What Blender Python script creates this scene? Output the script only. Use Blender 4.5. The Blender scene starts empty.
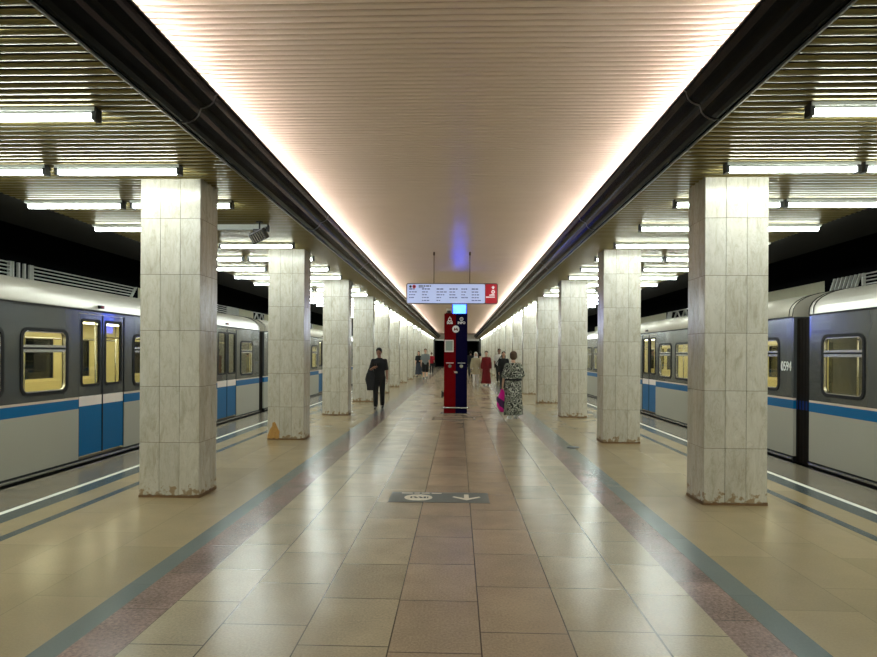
import bpy, bmesh, math, random
from mathutils import Vector, Matrix, Euler
random.seed(7)
PI = math.pi
SC = bpy.context.scene
COL = SC.collection
V = Vector

# ------------------------------------------------------------------ materials
def new_mat(name):
    m = bpy.data.materials.new(name); m.use_nodes = True
    nt = m.node_tree
    return m, nt, nt.nodes['Principled BSDF']

def lin(c):
    return tuple(((v / 12.92) if v <= 0.04045 else ((v + 0.055) / 1.055) ** 2.4) for v in [k / 255 for k in c]) + (1,)

def simple(name, rgb, rough=0.5, metal=0.0, emit=None, strength=0, spec=0.5, coat=0, var=0.06, scale=6):
    m, nt, b = new_mat(name)
    c = lin(rgb)
    b.inputs['Roughness'].default_value = rough
    b.inputs['Metallic'].default_value = metal
    b.inputs['Specular IOR Level'].default_value = spec
    if coat: b.inputs['Coat Weight'].default_value = coat
    tc = nt.nodes.new('ShaderNodeTexCoord')
    nz = nt.nodes.new('ShaderNodeTexNoise'); nz.inputs['Scale'].default_value = scale; nz.inputs['Detail'].default_value = 4
    nt.links.new(tc.outputs['Object'], nz.inputs['Vector'])
    hsv = nt.nodes.new('ShaderNodeHueSaturation'); hsv.inputs['Color'].default_value = c
    mr = nt.nodes.new('ShaderNodeMapRange'); mr.inputs['To Min'].default_value = 1 - var; mr.inputs['To Max'].default_value = 1 + var
    nt.links.new(nz.outputs['Fac'], mr.inputs['Value']); nt.links.new(mr.outputs['Result'], hsv.inputs['Value'])
    nt.links.new(hsv.outputs['Color'], b.inputs['Base Color'])
    if emit:
        b.inputs['Emission Color'].default_value = lin(emit); b.inputs['Emission Strength'].default_value = strength
    return m

def emitter(name, rgb, strength):
    m, nt, b = new_mat(name)
    b.inputs['Base Color'].default_value = (.8, .8, .8, 1)
    b.inputs['Emission Color'].default_value = tuple(rgb) + (1,)
    b.inputs['Emission Strength'].default_value = strength
    m.cycles.emission_sampling = 'FRONT'
    return m

def link(nt, a, b): nt.links.new(a, b)

def stone(name, c1, c2, mortar, tile_len, tile_w, x0, rough=0.2, speck=0.2, msize=0.004, speck_scale=70, offset=0.37, y0=0.0, bump=True):
    """polished stone slabs: rows run along Y, row width tile_w starting at x0"""
    m, nt, b = new_mat(name)
    N = nt.nodes.new
    tc = N('ShaderNodeTexCoord'); sep = N('ShaderNodeSeparateXYZ'); link(nt, tc.outputs['Object'], sep.inputs[0])
    ax = N('ShaderNodeMath'); ax.operation = 'SUBTRACT'; ax.inputs[1].default_value = x0 - 20 * tile_w; link(nt, sep.outputs['X'], ax.inputs[0])
    ay = N('ShaderNodeMath'); ay.operation = 'ADD'; ay.inputs[1].default_value = 40 + y0; link(nt, sep.outputs['Y'], ay.inputs[0])
    cmb = N('ShaderNodeCombineXYZ'); link(nt, ay.outputs[0], cmb.inputs[0]); link(nt, ax.outputs[0], cmb.inputs[1])
    br = N('ShaderNodeTexBrick'); br.offset = offset; br.offset_frequency = 2; br.squash = 1.0
    br.inputs['Scale'].default_value = 1; br.inputs['Brick Width'].default_value = tile_len; br.inputs['Row Height'].default_value = tile_w
    br.inputs['Mortar Size'].default_value = msize; br.inputs['Mortar Smooth'].default_value = 0.1; br.inputs['Bias'].default_value = 0
    br.inputs['Color1'].default_value = lin(c1); br.inputs['Color2'].default_value = lin(c2); br.inputs['Mortar'].default_value = lin(mortar)
    link(nt, cmb.outputs[0], br.inputs['Vector'])
    nz = N('ShaderNodeTexNoise'); nz.inputs['Scale'].default_value = speck_scale; nz.inputs['Detail'].default_value = 3; nz.inputs['Roughness'].default_value = .7
    link(nt, tc.outputs['Object'], nz.inputs['Vector'])
    n2 = N('ShaderNodeTexNoise'); n2.inputs['Scale'].default_value = 3.1; n2.inputs['Detail'].default_value = 5
    link(nt, tc.outputs['Object'], n2.inputs['Vector'])
    add = N('ShaderNodeMath'); add.operation = 'ADD'; link(nt, nz.outputs['Fac'], add.inputs[0])
    mr0 = N('ShaderNodeMath'); mr0.operation = 'MULTIPLY'; mr0.inputs[1].default_value = .55; link(nt, n2.outputs['Fac'], mr0.inputs[0]); link(nt, mr0.outputs[0], add.inputs[1])
    mr = N('ShaderNodeMapRange'); mr.inputs['From Min'].default_value = .45; mr.inputs['From Max'].default_value = 1.1
    mr.inputs['To Min'].default_value = 1 - speck * 1.6; mr.inputs['To Max'].default_value = 1 + speck * 1.6
    link(nt, add.outputs[0], mr.inputs['Value'])
    hsv = N('ShaderNodeHueSaturation'); link(nt, br.outputs['Color'], hsv.inputs['Color']); link(nt, mr.outputs['Result'], hsv.inputs['Value'])
    link(nt, hsv.outputs['Color'], b.inputs['Base Color'])
    rr = N('ShaderNodeMapRange'); rr.inputs['To Min'].default_value = .20; rr.inputs['To Max'].default_value = .262
    link(nt, n2.outputs['Fac'], rr.inputs['Value']); link(nt, rr.outputs['Result'], b.inputs['Roughness'])
    b.inputs['Specular IOR Level'].default_value = 0.42
    return m

def marble():
    m, nt, b = new_mat('column_marble'); N = nt.nodes.new
    tc = N('ShaderNodeTexCoord'); geo = N('ShaderNodeNewGeometry'); oi = N('ShaderNodeObjectInfo')
    # offset pattern per tile and per column
    vo = N('ShaderNodeVectorMath'); vo.operation = 'ADD'; link(nt, tc.outputs['Object'], vo.inputs[0])
    s = N('ShaderNodeMath'); s.operation = 'MULTIPLY_ADD'; s.inputs[1].default_value = 13; link(nt, geo.outputs['Random Per Island'], s.inputs[0])
    s2 = N('ShaderNodeMath'); s2.operation = 'MULTIPLY'; s2.inputs[1].default_value = 31; link(nt, oi.outputs['Random'], s2.inputs[0]); link(nt, s2.outputs[0], s.inputs[2])
    cm = N('ShaderNodeCombineXYZ'); [link(nt, s.outputs[0], cm.inputs[i]) for i in range(3)]
    link(nt, cm.outputs[0], vo.inputs[1])
    mp = N('ShaderNodeMapping'); mp.inputs['Scale'].default_value = (11, 11, 3.6); link(nt, vo.outputs[0], mp.inputs['Vector'])
    n1 = N('ShaderNodeTexNoise'); n1.inputs['Scale'].default_value = 1.0; n1.inputs['Detail'].default_value = 8; n1.inputs['Roughness'].default_value = .68; n1.inputs['Distortion'].default_value = .8
    link(nt, mp.outputs[0], n1.inputs['Vector'])
    cr = N('ShaderNodeValToRGB'); link(nt, n1.outputs['Fac'], cr.inputs['Fac'])
    e = cr.color_ramp.elements
    e[0].position = .25; e[0].color = lin((164, 154, 132)); e[1].position = .46; e[1].color = lin((192, 185, 167))
    k = cr.color_ramp.elements.new(.75); k.color = lin((207, 202, 188))
    # thin dark veins
    mp2 = N('ShaderNodeMapping'); mp2.inputs['Scale'].default_value = (5, 5, 1.3); link(nt, vo.outputs[0], mp2.inputs['Vector'])
    n2 = N('ShaderNodeTexNoise'); n2.inputs['Scale'].default_value = 1.4; n2.inputs['Detail'].default_value = 9; n2.inputs['Roughness'].default_value = .75; n2.inputs['Distortion'].default_value = 1.6
    link(nt, mp2.outputs[0], n2.inputs['Vector'])
    v = N('ShaderNodeMath'); v.operation = 'SUBTRACT'; v.inputs[1].default_value = .5; link(nt, n2.outputs['Fac'], v.inputs[0])
    va = N('ShaderNodeMath'); va.operation = 'ABSOLUTE'; link(nt, v.outputs[0], va.inputs[0])
    vm = N('ShaderNodeMapRange'); vm.inputs['From Max'].default_value = .02; vm.inputs['To Min'].default_value = .3; vm.inputs['To Max'].default_value = 0
    link(nt, va.outputs[0], vm.inputs['Value'])
    mx = N('ShaderNodeMix'); mx.data_type = 'RGBA'; link(nt, vm.outputs['Result'], mx.inputs[0]); link(nt, cr.outputs['Color'], mx.inputs[6]); mx.inputs[7].default_value = lin((128, 118, 96))
    # per tile tint
    tr = N('ShaderNodeMapRange'); tr.inputs['To Min'].default_value = .9; tr.inputs['To Max'].default_value = 1.04
    link(nt, geo.outputs['Random Per Island'], tr.inputs['Value'])
    hs = N('ShaderNodeHueSaturation'); link(nt, mx.outputs[2], hs.inputs['Color']); link(nt, tr.outputs['Result'], hs.inputs['Value'])
    # mop stains and flaking at the foot of the column, ragged outline
    sep = N('ShaderNodeSeparateXYZ'); link(nt, tc.outputs['Object'], sep.inputs[0])
    n3 = N('ShaderNodeTexNoise'); n3.inputs['Scale'].default_value = 14; n3.inputs['Detail'].default_value = 5
    vv = N('ShaderNodeVectorMath'); vv.operation = 'ADD'; link(nt, tc.outputs['Object'], vv.inputs[0]); link(nt, oi.outputs['Random'], vv.inputs[1])
    link(nt, vv.outputs[0], n3.inputs['Vector'])
    th = N('ShaderNodeMath'); th.operation = 'MULTIPLY_ADD'; th.inputs[1].default_value = -.62; th.inputs[2].default_value = .375; link(nt, n3.outputs['Fac'], th.inputs[0])
    zz = N('ShaderNodeMath'); zz.operation = 'ADD'; link(nt, sep.outputs['Z'], zz.inputs[0])
    inv = N('ShaderNodeMath'); inv.operation = 'MULTIPLY'; inv.inputs[1].default_value = -1; link(nt, th.outputs[0], inv.inputs[0]); link(nt, inv.outputs[0], zz.inputs[1])
    sm = N('ShaderNodeMapRange'); sm.inputs['From Min'].default_value = -.04; sm.inputs['From Max'].default_value = .0; sm.inputs['To Min'].default_value = .75; sm.inputs['To Max'].default_value = 0
    link(nt, zz.outputs[0], sm.inputs['Value'])
    m2 = N('ShaderNodeMix'); m2.data_type = 'RGBA'; link(nt, sm.outputs['Result'], m2.inputs[0]); link(nt, hs.outputs['Color'], m2.inputs[6]); m2.inputs[7].default_value = lin((134, 104, 62))
    link(nt, m2.outputs[2], b.inputs['Base Color'])
    b.inputs['Roughness'].default_value = .27
    return m

def glass_mat(name, tint=(.93, .95, .9), rough=0.02):
    m = bpy.data.materials.new(name); m.use_nodes = True; nt = m.node_tree; nt.nodes.clear(); N = nt.nodes.new
    o = N('ShaderNodeOutputMaterial'); t = N('ShaderNodeBsdfTransparent'); t.inputs[0].default_value = tint + (1,)
    g = N('ShaderNodeBsdfGlossy'); g.inputs['Roughness'].default_value = rough
    lw = N('ShaderNodeLayerWeight'); lw.inputs[0].default_value = .5
    pw = N('ShaderNodeMath'); pw.operation = 'POWER'; pw.inputs[1].default_value = 4; link(nt, lw.outputs['Facing'], pw.inputs[0])
    f = N('ShaderNodeMath'); f.operation = 'MULTIPLY_ADD'; f.inputs[1].default_value = .9; f.inputs[2].default_value = .03; link(nt, pw.outputs[0], f.inputs[0])
    mx = N('ShaderNodeMixShader'); link(nt, f.outputs[0], mx.inputs[0]); link(nt, t.outputs[0], mx.inputs[1]); link(nt, g.outputs[0], mx.inputs[2])
    link(nt, mx.outputs[0], o.inputs[0]); return m

def print_fabric():
    m, nt, b = new_mat('leaf_print_fabric'); N = nt.nodes.new
    tc = N('ShaderNodeTexCoord'); vo = N('ShaderNodeTexVoronoi'); vo.inputs['Scale'].default_value = 11; vo.feature = 'F1'
    nz = N('ShaderNodeTexNoise'); nz.inputs['Scale'].default_value = 8; nz.inputs['Detail'].default_value = 4; nz.inputs['Distortion'].default_value = 1.2
    link(nt, tc.outputs['Object'], vo.inputs['Vector']); link(nt, tc.outputs['Object'], nz.inputs['Vector'])
    ad = N('ShaderNodeMath'); ad.operation = 'MULTIPLY_ADD'; ad.inputs[1].default_value = .5; link(nt, vo.outputs['Distance'], ad.inputs[0]); link(nt, nz.outputs['Fac'], ad.inputs[2])
    cr = N('ShaderNodeValToRGB'); cr.color_ramp.interpolation = 'CONSTANT'; link(nt, ad.outputs[0], cr.inputs['Fac'])
    e = cr.color_ramp.elements; e[0].color = lin((22, 23, 24)); e[1].position = .60; e[1].color = lin((70, 76, 64))
    for p, c in ((.66, (190, 190, 176)), (.74, (36, 36, 37)), (.84, (120, 124, 108))):
        k = e.new(p); k.color = lin(c)
    link(nt, cr.outputs['Color'], b.inputs['Base Color']); b.inputs['Roughness'].default_value = .85
    return m

M = {}
M['marble'] = marble()
M['grout'] = simple('column_core_mortar', (92, 82, 66), .9)
M['skirt'] = simple('column_foot_mortar', (112, 84, 54), .85, var=.3, scale=20)
TUBE_E, COVE_E = 10.0, 13.0
M['tube'] = emitter('lit_tube', (0.90, 1.0, 0.95), TUBE_E)
M['tube_off'] = simple('unlit_tube', (196, 200, 196), .3)
M['cove'] = emitter('cove_tube', (1.0, 0.86, 0.81), COVE_E)
M['lamp_white'] = simple('lamp_housing_white', (196, 198, 190), .45)
M['black_plastic'] = simple('black_plastic', (14, 14, 15), .4)
M['slat_olive'] = simple('olive_metal_slat', (120, 107, 62), .3, metal=.6, var=.05, scale=2)
M['slat_gap'] = simple('slat_gap_shade_dark', (24, 22, 17), .8)
M['slat_beige'] = simple('beige_metal_slat', (222, 209, 190), .26, metal=.2, spec=.3, var=.04, scale=1.5)
def wavy(m, scale, dist):
    nt = m.node_tree; b = nt.nodes['Principled BSDF']; tc = nt.nodes.new('ShaderNodeTexCoord'); nz = nt.nodes.new('ShaderNodeTexNoise'); nz.inputs['Scale'].default_value = scale; nz.inputs['Detail'].default_value = 1
    bp = nt.nodes.new('ShaderNodeBump'); bp.inputs['Distance'].default_value = dist; bp.inputs['Strength'].default_value = 1
    link(nt, tc.outputs['Object'], nz.inputs['Vector']); link(nt, nz.outputs['Fac'], bp.inputs['Height']); link(nt, bp.outputs['Normal'], b.inputs['Normal'])
wavy(M['slat_beige'], 2.2, .014)
M['beige_gap'] = simple('beige_slat_gap', (150, 132, 108), .6)
M['trough'] = simple('black_lacquer_trough', (4, 5, 7), .2, spec=.05)
M['angle'] = simple('aluminium_angle', (190, 190, 186), .3, metal=.9)
M['cove_back'] = simple('cove_back_paint', (214, 196, 176), .7)
M['void'] = simple('black_painted_void', (7, 7, 8), .95, spec=.1)
M['ceiling_shade'] = simple('dark_brown_ceiling_shade', (26, 24, 18), .9, spec=.15)  # slats running on into darkness past the lamps, their shade put into the colour
M['dark_wall'] = simple('dark_track_wall', (20, 20, 19), .9)
M['cream_metal'] = simple('cream_corrugated_metal', (232, 226, 192), .5, metal=.0)
M['pale_bar'] = simple('pale_louvre_bar', (246, 244, 232), .4)
M['end_stone'] = simple('end_wall_stone', (60, 55, 50), .6)
M['white_paint'] = simple('white_paint', (222, 220, 210), .5)
M['ballast'] = simple('track_bed', (38, 34, 30), .95, var=.3, scale=8)
M['conc'] = simple('platform_side_concrete', (84, 78, 68), .9)

M['fl_mid'] = stone('floor_slab_mid', (171, 155, 128), (152, 138, 114), (74, 66, 54), .62, .487, -.842, rough=.24)
M['fl_rose'] = stone('floor_slab_rose', (163, 142, 118), (147, 128, 106), (74, 62, 52), .66, .487, -.355, rough=.24, y0=.2)
M['fl_edge'] = stone('floor_slab_edge', (171, 157, 130), (154, 141, 117), (78, 70, 58), .56, .40, -1.73, rough=.22, y0=.33)
M['fl_edgeR'] = stone('floor_slab_edge_b', (171, 157, 130), (154, 141, 117), (78, 70, 58), .56, .39, 1.11, rough=.22, y0=.1)
M['fl_red'] = stone('floor_red_granite', (128, 104, 96), (112, 92, 86), (78, 64, 58), .6, .32, -2.03, rough=.16, speck=.55, speck_scale=48)
M['fl_redR'] = stone('floor_red_granite_b', (128, 104, 96), (112, 92, 86), (78, 64, 58), .6, .27, 1.485, rough=.16, speck=.55, speck_scale=48)
M['fl_blue'] = stone('floor_bluegrey', (98, 108, 106), (92, 102, 100), (80, 86, 84), 1.2, .5, -2.4, rough=.16, speck=.08, msize=.002)
M['fl_plat'] = stone('floor_platform_slab', (158, 140, 107), (148, 131, 99), (126, 114, 86), .98, .52, -3.70, rough=.2, speck=.07, msize=.002)
M['fl_platR'] = stone('floor_platform_slab_b', (158, 140, 107), (148, 131, 99), (122, 110, 84), .98, .50, 1.93, rough=.2, speck=.07, msize=.002)
M['fl_dark'] = stone('floor_dark_band', (72, 80, 80), (66, 74, 74), (54, 58, 58), 1.4, .5, -4.5, rough=.2, speck=.1, msize=.002)
M['fl_white'] = simple('floor_white_line', (222, 220, 206), .5, var=.05)
M['fl_slab'] = stone('floor_edge_slab', (118, 108, 91), (108, 99, 83), (84, 76, 63), .7, .37, -5.1, rough=.23, speck=.14)

M['car_dark'] = simple('car_dark_grey_paint', (86, 89, 88), .2, metal=.5, coat=.5, var=.05, scale=1.2)
M['car_grey'] = simple('car_light_grey_paint', (162, 160, 146), .42, metal=.1, var=.05, scale=1.5)
M['car_blue'] = simple('car_blue_paint', (0, 88, 136), .4, spec=.15, var=.03)
M['car_trim'] = simple('car_pale_trim', (196, 176, 158), .4)
M['car_roof'] = simple('car_roof_paint', (158, 152, 138), .34, metal=.25, var=.05)
M['car_white'] = simple('car_white_band', (226, 212, 202), .4)
M['rubber'] = simple('black_rubber', (6, 6, 7), .6, spec=.2)
M['steel'] = simple('bright_steel', (196, 196, 192), .25, metal=.9)
M['car_guard'] = simple('gap_guard_dark', (18, 13, 7), .7, spec=.1)
M['guard_blue'] = simple('gap_guard_blue', (0, 34, 92), .6, spec=.1)
M['cream'] = simple('car_interior_cream', (218, 206, 150), .5)
M['seat'] = simple('car_seat_vinyl', (202, 188, 132), .5)
M['car_floor'] = simple('car_floor', (96, 88, 72), .6)
M['car_lamp'] = emitter('car_ceiling_light', (1.0, .93, .66), 3.2)
M['glass'] = glass_mat('car_window_glass')
M['lamp_red'] = simple('red_marker_lens', (110, 18, 12), .2)
M['num'] = simple('white_numeral', (232, 232, 226), .5)

M['sign_face'] = simple('sign_lit_face', (190, 204, 240), .3, emit=(186, 200, 246), strength=.12)
M['sign_red'] = simple('sign_lit_red', (190, 34, 52), .3, emit=(196, 26, 48), strength=.06)
M['sign_ink'] = simple('sign_ink_blue', (84, 94, 150), .5, emit=(84, 96, 160), strength=.04)
M['sign_black'] = simple('sign_ink_black', (26, 28, 40), .5)
M['sign_white'] = simple('sign_white_ink', (240, 240, 240), .5, emit=(255, 240, 245), strength=.1)
M['sign_frame'] = simple('sign_frame_grey', (96, 92, 92), .35, metal=.6)
M['rod'] = simple('brown_rod', (70, 54, 38), .4, metal=.5)
M['tot_red'] = simple('totem_red', (106, 2, 8), .4, spec=.06)
M['tot_navy'] = simple('totem_navy', (5, 2, 42), .4, spec=.06)
M['tot_side'] = simple('totem_silver_edge', (206, 200, 192), .3, metal=.6)
M['paper'] = simple('paper_white', (232, 230, 222), .7)
M['paper_grey'] = simple('paper_print_grey', (150, 164, 156), .7)
M['ink_white'] = simple('white_print', (244, 244, 242), .5)
M['blue_lit'] = emitter('blue_lit_panel', (.002, .06, .95), 2.6)
M['navy_case'] = simple('dark_blue_case', (10, 18, 60), .35)
M['sticker'] = simple('grey_floor_sticker', (92, 94, 90), .45, var=.15, scale=9)
M['ink_cream'] = simple('cream_print', (226, 214, 196), .5)
M['plaster'] = simple('bare_tan_plaster', (176, 132, 70), .9, var=.25, scale=25)
M['skin_a'] = simple('skin_tan', (132, 92, 72), .55)
M['skin_b'] = simple('skin_light', (196, 152, 126), .55)
M['hair_black'] = simple('hair_black', (10, 9, 9), .6, spec=.2)
M['hair_brown'] = simple('hair_brown', (84, 62, 42), .7, var=.25, scale=40)
M['eye'] = simple('eye_dark', (20, 14, 12), .2)
M['lip'] = simple('lip', (132, 70, 62), .5)
def cloth(n, c): M[n] = simple(n, c, .9, var=.12, scale=22)
cloth('cloth_black', (15, 15, 17)); cloth('cloth_charcoal', (34, 35, 38)); cloth('cloth_grey', (118, 126, 126)); cloth('cloth_white', (214, 210, 204))
cloth('cloth_beige', (164, 152, 124)); cloth('cloth_maroon', (104, 8, 16)); cloth('cloth_rust', (156, 74, 46)); cloth('cloth_red', (150, 20, 34))
cloth('cloth_slate', (52, 56, 66)); cloth('cloth_pale', (186, 184, 156)); cloth('cloth_magenta', (216, 20, 150)); cloth('cloth_purple', (60, 30, 74))
M['print'] = print_fabric()
M['shoe'] = simple('shoe_black', (12, 12, 13), .4); M['shoe_white'] = simple('shoe_white', (206, 204, 198), .5)

# ------------------------------------------------------------------ mesh helpers
class MB:
    def __init__(s): s.bm = bmesh.new()
    def box(s, lo, hi, mi=0, mat=None):
        x0, y0, z0 = lo; x1, y1, z1 = hi
        p = [(x0,y0,z0),(x1,y0,z0),(x1,y1,z0),(x0,y1,z0),(x0,y0,z1),(x1,y0,z1),(x1,y1,z1),(x0,y1,z1)]
        vs = [s.bm.verts.new(mat @ V(q) if mat else q) for q in p]
        for f in ((3,2,1,0),(4,5,6,7),(0,1,5,4),(1,2,6,5),(2,3,7,6),(3,0,4,7)):
            s.bm.faces.new([vs[i] for i in f]).material_index = mi
        return s
    def ring_loft(s, rings, mi=0, caps=True, smooth=True, closed=True):
        R = [[s.bm.verts.new(p) for p in r] for r in rings]
        n = len(R[0])
        for a, b in zip(R, R[1:]):
            for i in range(n if closed else n - 1):
                j = (i + 1) % n
                f = s.bm.faces.new((a[i], a[j], b[j], b[i])); f.material_index = mi; f.smooth = smooth
        if caps and closed:
            f = s.bm.faces.new(R[0][::-1]); f.material_index = mi
            f = s.bm.faces.new(R[-1]); f.material_index = mi
        return s
    def frame(s, d):
        d = V(d).normalized(); u = V((0, 0, 1)) if abs(d.z) < .9 else V((1, 0, 0))
        a = d.cross(u).normalized(); return d, a, d.cross(a).normalized()
    def cyl(s, p0, p1, r0, r1=None, seg=12, mi=0, smooth=True):
        p0, p1 = V(p0), V(p1); r1 = r0 if r1 is None else r1
        d, a, b = s.frame(p1 - p0)
        rg = [[p + (a * math.cos(t) + b * math.sin(t)) * r for t in [2 * PI * i / seg for i in range(seg)]] for p, r in ((p0, r0), (p1, r1))]
        return s.ring_loft(rg, mi, smooth=smooth)
    def caps(s, p0, p1, r0, r1=None, seg=12, mi=0):
        p0, p1 = V(p0), V(p1); r1 = r0 if r1 is None else r1
        if (p1 - p0).length < 1e-5: p1 = p0 + V((0, 0, 1e-4))
        d, a, b = s.frame(p1 - p0); rg = []
        for p, r, sg, ang in [(p0, r0, -1, t) for t in (80, 55, 28)] + [(p0, r0, 0, 0), (p1, r1, 0, 0)] + [(p1, r1, 1, t) for t in (28, 55, 80)]:
            t = math.radians(ang); c = p + d * (sg * r * math.sin(t)); q = r * math.cos(t)
            rg.append([c + (a * math.cos(w) + b * math.sin(w)) * q for w in [2 * PI * i / seg for i in range(seg)]])
        return s.ring_loft(rg, mi)
    def ball(s, c, r, mi=0, seg=16, rot=None):
        r = V(r) if hasattr(r, '__len__') else V((r, r, r)); c = V(c); rg = []
        k = seg // 2
        for i in range(1, k):
            t = PI * i / k
            ring = []
            for j in range(seg):
                w = 2 * PI * j / seg
                q = V((r.x * math.sin(t) * math.cos(w), r.y * math.sin(t) * math.sin(w), -r.z * math.cos(t)))
                ring.append(c + (rot @ q if rot else q))
            rg.append(ring)
        return s.ring_loft(rg, mi)
    def ell(s, rings, seg=20, mi=0):
        """rings of (center, rx, ry)"""
        return s.ring_loft([[V(c) + V((rx * math.cos(t), ry * math.sin(t), 0)) for t in [2 * PI * i / seg for i in range(seg)]] for c, rx, ry in rings], mi)
    def poly(s, pts, depth, mi=0):
        """extrude polygon pts by vector depth"""
        a = [s.bm.verts.new(p) for p in pts]; d = V(depth); b = [s.bm.verts.new(V(p) + d) for p in pts]
        n = len(a)
        s.bm.faces.new(a).material_index = mi; s.bm.faces.new(b[::-1]).material_index = mi
        for i in range(n):
            j = (i + 1) % n; s.bm.faces.new((a[j], a[i], b[i], b[j])).material_index = mi
        return s
    def mesh(s, name, mats):
        bmesh.ops.recalc_face_normals(s.bm, faces=s.bm.faces[:])
        me = bpy.data.meshes.new(name); s.bm.to_mesh(me); s.bm.free()
        for m in (mats if isinstance(mats, (list, tuple)) else [mats]): me.materials.append(m)
        return me
    def build(s, name, mats, parent=None, loc=(0, 0, 0), bevel=0):
        if bevel: bmesh.ops.bevel(s.bm, geom=s.bm.edges[:], offset=bevel, segments=2, affect='EDGES', profile=.6)
        o = bpy.data.objects.new(name, s.mesh(name, mats)); COL.objects.link(o); o.location = loc
        if parent: o.parent = parent
        return o

def empty(name, loc=(0, 0, 0), rz=0):
    o = bpy.data.objects.new(name, None); COL.objects.link(o); o.location = loc; o.rotation_euler = (0, 0, rz); o.empty_display_size = .1
    return o
def tag(o, label, cat, group=None, kind='thing'):
    o['label'] = label; o['category'] = cat; o['kind'] = kind
    if group: o['group'] = group
    return o
def struct(o): o['kind'] = 'structure'; return o
def copy_tree(o, parent=None):
    c = o.copy(); COL.objects.link(c)
    if parent: c.parent = parent
    for ch in list(o.children): copy_tree(ch, c)
    return c
ORD = ['first','second','third','fourth','fifth','sixth','seventh','eighth','ninth','tenth','eleventh','twelfth','thirteenth','fourteenth','fifteenth','sixteenth','seventeenth','eighteenth','nineteenth','twentieth']
def ordw(i):
    if i < 20: return ORD[i]
    t, u = divmod(i + 1, 10); T = {2: 'twent', 3: 'thirt', 4: 'fort', 5: 'fift', 6: 'sixt'}[t]
    return T + 'ieth' if u == 0 else T + 'y-' + ORD[u - 1]

Y0, Y1 = -11.0, 72.0
# ------------------------------------------------------------------ floor
def build_floor():
    strips = [(-5.06,-4.37,'fl_slab'),(-4.37,-4.30,'fl_white'),(-4.30,-4.085,'fl_dark'),(-4.085,-3.80,'fl_plat'),(-3.80,-3.70,'fl_dark'),(-3.70,-2.175,'fl_plat'),
              (-2.175,-2.02,'fl_blue'),(-2.02,-1.73,'fl_red'),(-1.73,-1.33,'fl_edge'),(-1.33,-.842,'fl_mid'),(-.842,-.355,'fl_mid'),(-.355,.132,'fl_rose'),(.132,.619,'fl_rose'),(.619,1.108,'fl_mid'),(1.108,1.495,'fl_edgeR'),
              (1.495,1.755,'fl_redR'),(1.755,1.935,'fl_blue'),(1.935,3.50,'fl_platR'),(3.50,3.60,'fl_dark'),(3.60,3.885,'fl_platR'),(3.885,4.10,'fl_dark'),(4.10,4.17,'fl_white'),(4.17,4.84,'fl_slab')]
    mats = []; b = MB(); bm = b.bm
    for x0, x1, k in strips:
        if M[k] not in mats: mats.append(M[k])
        mi = mats.index(M[k])
        f = bm.faces.new([bm.verts.new(p) for p in ((x0,Y0,0),(x1,Y0,0),(x1,Y1,0),(x0,Y1,0))]); f.material_index = mi
    mats.append(M['conc']); ci = len(mats) - 1
    for x in (-5.06, 4.84):
        s = 1 if x < 0 else -1
        b.box((min(x, x + s * .3), Y0, -1.2), (max(x, x + s * .3), Y1, -.002), ci)
    struct(b.build('floor', mats))
    for nm, x0, x1 in (('track_bed_left', -9.2, -5.06), ('track_bed_right', 4.84, 9.0)):
        struct(MB().box((x0, Y0, -1.35), (x1, Y1 + 20, -1.2)).build(nm, M['ballast']))
build_floor()

# ------------------------------------------------------------------ slatted ceilings
def slats(name, x0, x1, z, pitch, gap, r, mats, deep=.045, sag=.003):
    """linear metal ceiling: separate rounded-edge slats with open dark joints between them"""
    b = MB(); bm = b.bm; n = int((Y1 - Y0) / pitch)
    for i in range(n):
        y = Y0 + i * pitch; w = pitch - gap; prev = None
        arc = [(r + (w - 2 * r) * t / 6, -sag * 4 * (t / 6) * (1 - t / 6)) for t in range(7)]
        pts = [(0, deep * .7), (0, r), (r * .3, r * .3)] + arc + [(w - r * .3, r * .3), (w, r), (w, deep * .7)]
        for k, (dy, dz) in enumerate(pts):
            row = (bm.verts.new((x0, y + dy, z + dz)), bm.verts.new((x1, y + dy, z + dz)))
            if prev:
                f = bm.faces.new((prev[0], row[0], row[1], prev[1])); f.smooth = True
                if k in (1, len(pts) - 1): f.material_index = 1  # slat sides take the dark gap colour, joint shade put into the colour
            prev = row
        g = [(x0, y + w - .004, z + deep), (x1, y + w - .004, z + deep), (x1, y + pitch + .004, z + deep), (x0, y + pitch + .004, z + deep)]
        bm.faces.new([bm.verts.new(p) for p in g]).material_index = 1
    return struct(b.build(name, mats))
ZC = 3.40
slats('ceiling_left', -5.33, -2.26, ZC - .014, .1, .034, .012, [M['slat_olive'], M['slat_gap']])
slats('ceiling_right', 2.04, 5.08, ZC - .014, .1, .034, .012, [M['slat_olive'], M['slat_gap']])
slats('ceiling_central', -2.52, 2.30, 3.936, .078, .012, .010, [M['slat_beige'], M['beige_gap']], .025, .0028)
# slabs over the slats, cove backs, black voids over the tracks
b = MB(); b.box((-6.45, Y0, ZC + .035), (-2.50, Y1, ZC + .12)); b.box((2.28, Y0, ZC + .035), (6.2, Y1, ZC + .12)); struct(b.build('ceiling_deck', M['void']))
struct(MB().box((-6.45, Y0, ZC - .012), (-5.34, Y1, ZC + .02)).build('ceiling_shade_left', M['ceiling_shade']))  # plain dark sheet in place of the unlit outer slats
struct(MB().box((5.09, Y0, ZC - .012), (6.2, Y1, ZC + .02)).build('ceiling_shade_right', M['ceiling_shade']))
struct(MB().box((-2.56, Y0, 3.975), (2.34, Y1, 4.05)).build('ceiling_slab', M['void']))
struct(MB().box((-2.56, Y0, ZC + .02), (-2.52, Y1, 3.975)).build('trim_1', M['cove_back']))
struct(MB().box((2.30, Y0, ZC + .02), (2.34, Y1, 3.975)).build('trim_2', M['cove_back']))
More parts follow.
